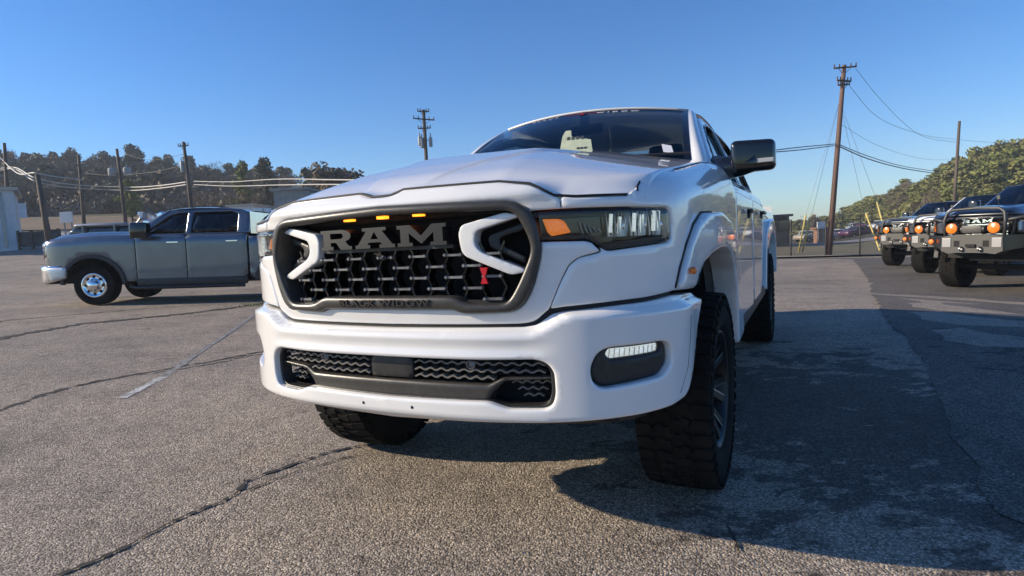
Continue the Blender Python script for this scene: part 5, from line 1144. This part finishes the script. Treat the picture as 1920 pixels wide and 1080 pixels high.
for i,px in enumerate((372,398,425,452,480,508,535)): single(px,350+4*(i%3),70+3*(i%2),'bare',i%3,'twig',['leftmost','second','third','fourth','fifth','sixth','last'][i]+' brown leafless tree, from the left, in the row behind the blue-grey cab',.95)
# wooded slope on the right
skr=[(1480,412),(1500,408),(1530,404),(1565,398),(1590,388),(1620,372),(1660,356),(1700,336),(1740,325),(1780,300),(1800,290),(1830,280),(1860,268),(1890,261),(1920,264),(2010,250),(2150,235)]
for row,(f_,n_,dy) in enumerate(((1.0,44,0),(.92,42,14),(.84,38,34),(.76,34,58),(.70,30,84))):
    for i in range(n_):
        px=1490+(i+rr.uniform(.1,.9))*(640/n_); py=float(np.interp(px,[a for a,b in skr],[b for a,b in skr]))+dy*min(1,(440-np.interp(px,[a for a,b in skr],[b for a,b in skr]))/150)+rr.uniform(-3,8)
        Y=float(np.interp(px,[1490,1600,1700,1800,2130],[170,135,112,95,80]))*f_+rr.uniform(-3,3); q=at(px,py,Y); z=g(q.x,q.y)
        if q.z-z<2.0: continue
        kind='pine' if rr.random()<.72 else 'oak'; m='pine' if rr.random()<.6 else 'olive'; cnt+=1
        if 1690<px<1765 and rr.random()<.3: kind,m='bare','twig'
        tree(q.x,q.y,q.z,kind,rr.randrange(4 if kind!='bare' else 3),m,tlabel(kind,row,px,MKR,'sunlit'),'trees of the wooded slope at the right',1.25*max(.8,min(1.7,9/(q.z-z))),cnt)
single(1744,352,66,'bare',1,'twig','pale bare tree above the dark grey pickup on the right',.8)
single(1524,398,110,'oak',3,'oak','small tree far away left of the red-brown pole',.9)
for i,px in enumerate((1450,1468,1484,1502)): single(px,414+i%2*2,150,'oak',i,'oak',['first','second','third','fourth'][i]+' distant hazy tree from the left, beyond the dark low building',1.2)
# undergrowth closing the foot of the two woods
rg=np.random.default_rng(4)
for nm,lab,x0,x1,Yf,hh,mm,nq in (('undergrowth','dark tangled undergrowth along the foot of the hill wood at the left',-130,590,lambda p:88,3.2,'oak',9000),('undergrowth','low green scrub along the foot of the wooded slope at the right',1470,2100,lambda p:float(np.interp(p,[1490,1600,1700,1800,2130],[116,93,77,66,55])),2.4,'olive',9000)):
    V=[];F=[]
    for i in range(nq):
        px=rg.uniform(x0,x1); Y=Yf(px)+rg.uniform(-2,9); q=at(px,430,Y); z=g(q.x,q.y)+abs(rg.normal())*hh*.55*(.6+.4*math.sin(px*.21)*math.sin(px*.047)); s_=rg.uniform(.18,.42)
        n=rg.normal(size=3); n/=np.linalg.norm(n); t=np.cross(n,rg.normal(size=3)); t/=np.linalg.norm(t); b=np.cross(n,t); P=np.array([q.x,q.y,z]); k0=len(V); V+=[P-t*s_,P-b*s_*.8,P+t*s_*1.1,P+b*s_]; F.append((k0,k0+1,k0+2,k0+3))
    tag(mk(nm,V,F,M[mm],None,False),lab,'undergrowth',kind='stuff')
# thin winter air between the camera and the hills
hm=bpy.data.materials.new('haze_air'); hm.use_nodes=True; hn=hm.node_tree.nodes; hn.clear(); ho=hn.new('ShaderNodeOutputMaterial'); hv=hn.new('ShaderNodeVolumePrincipled'); hv.inputs['Density'].default_value=.0008; hv.inputs['Color'].default_value=(.86,.92,1,1); hm.node_tree.links.new(hv.outputs[0],ho.inputs['Volume'])
mb=MB(); mb.box((0,175,15),(830,500,62)); hz_=mb.build('haze',hm); hz_['kind']='stuff'
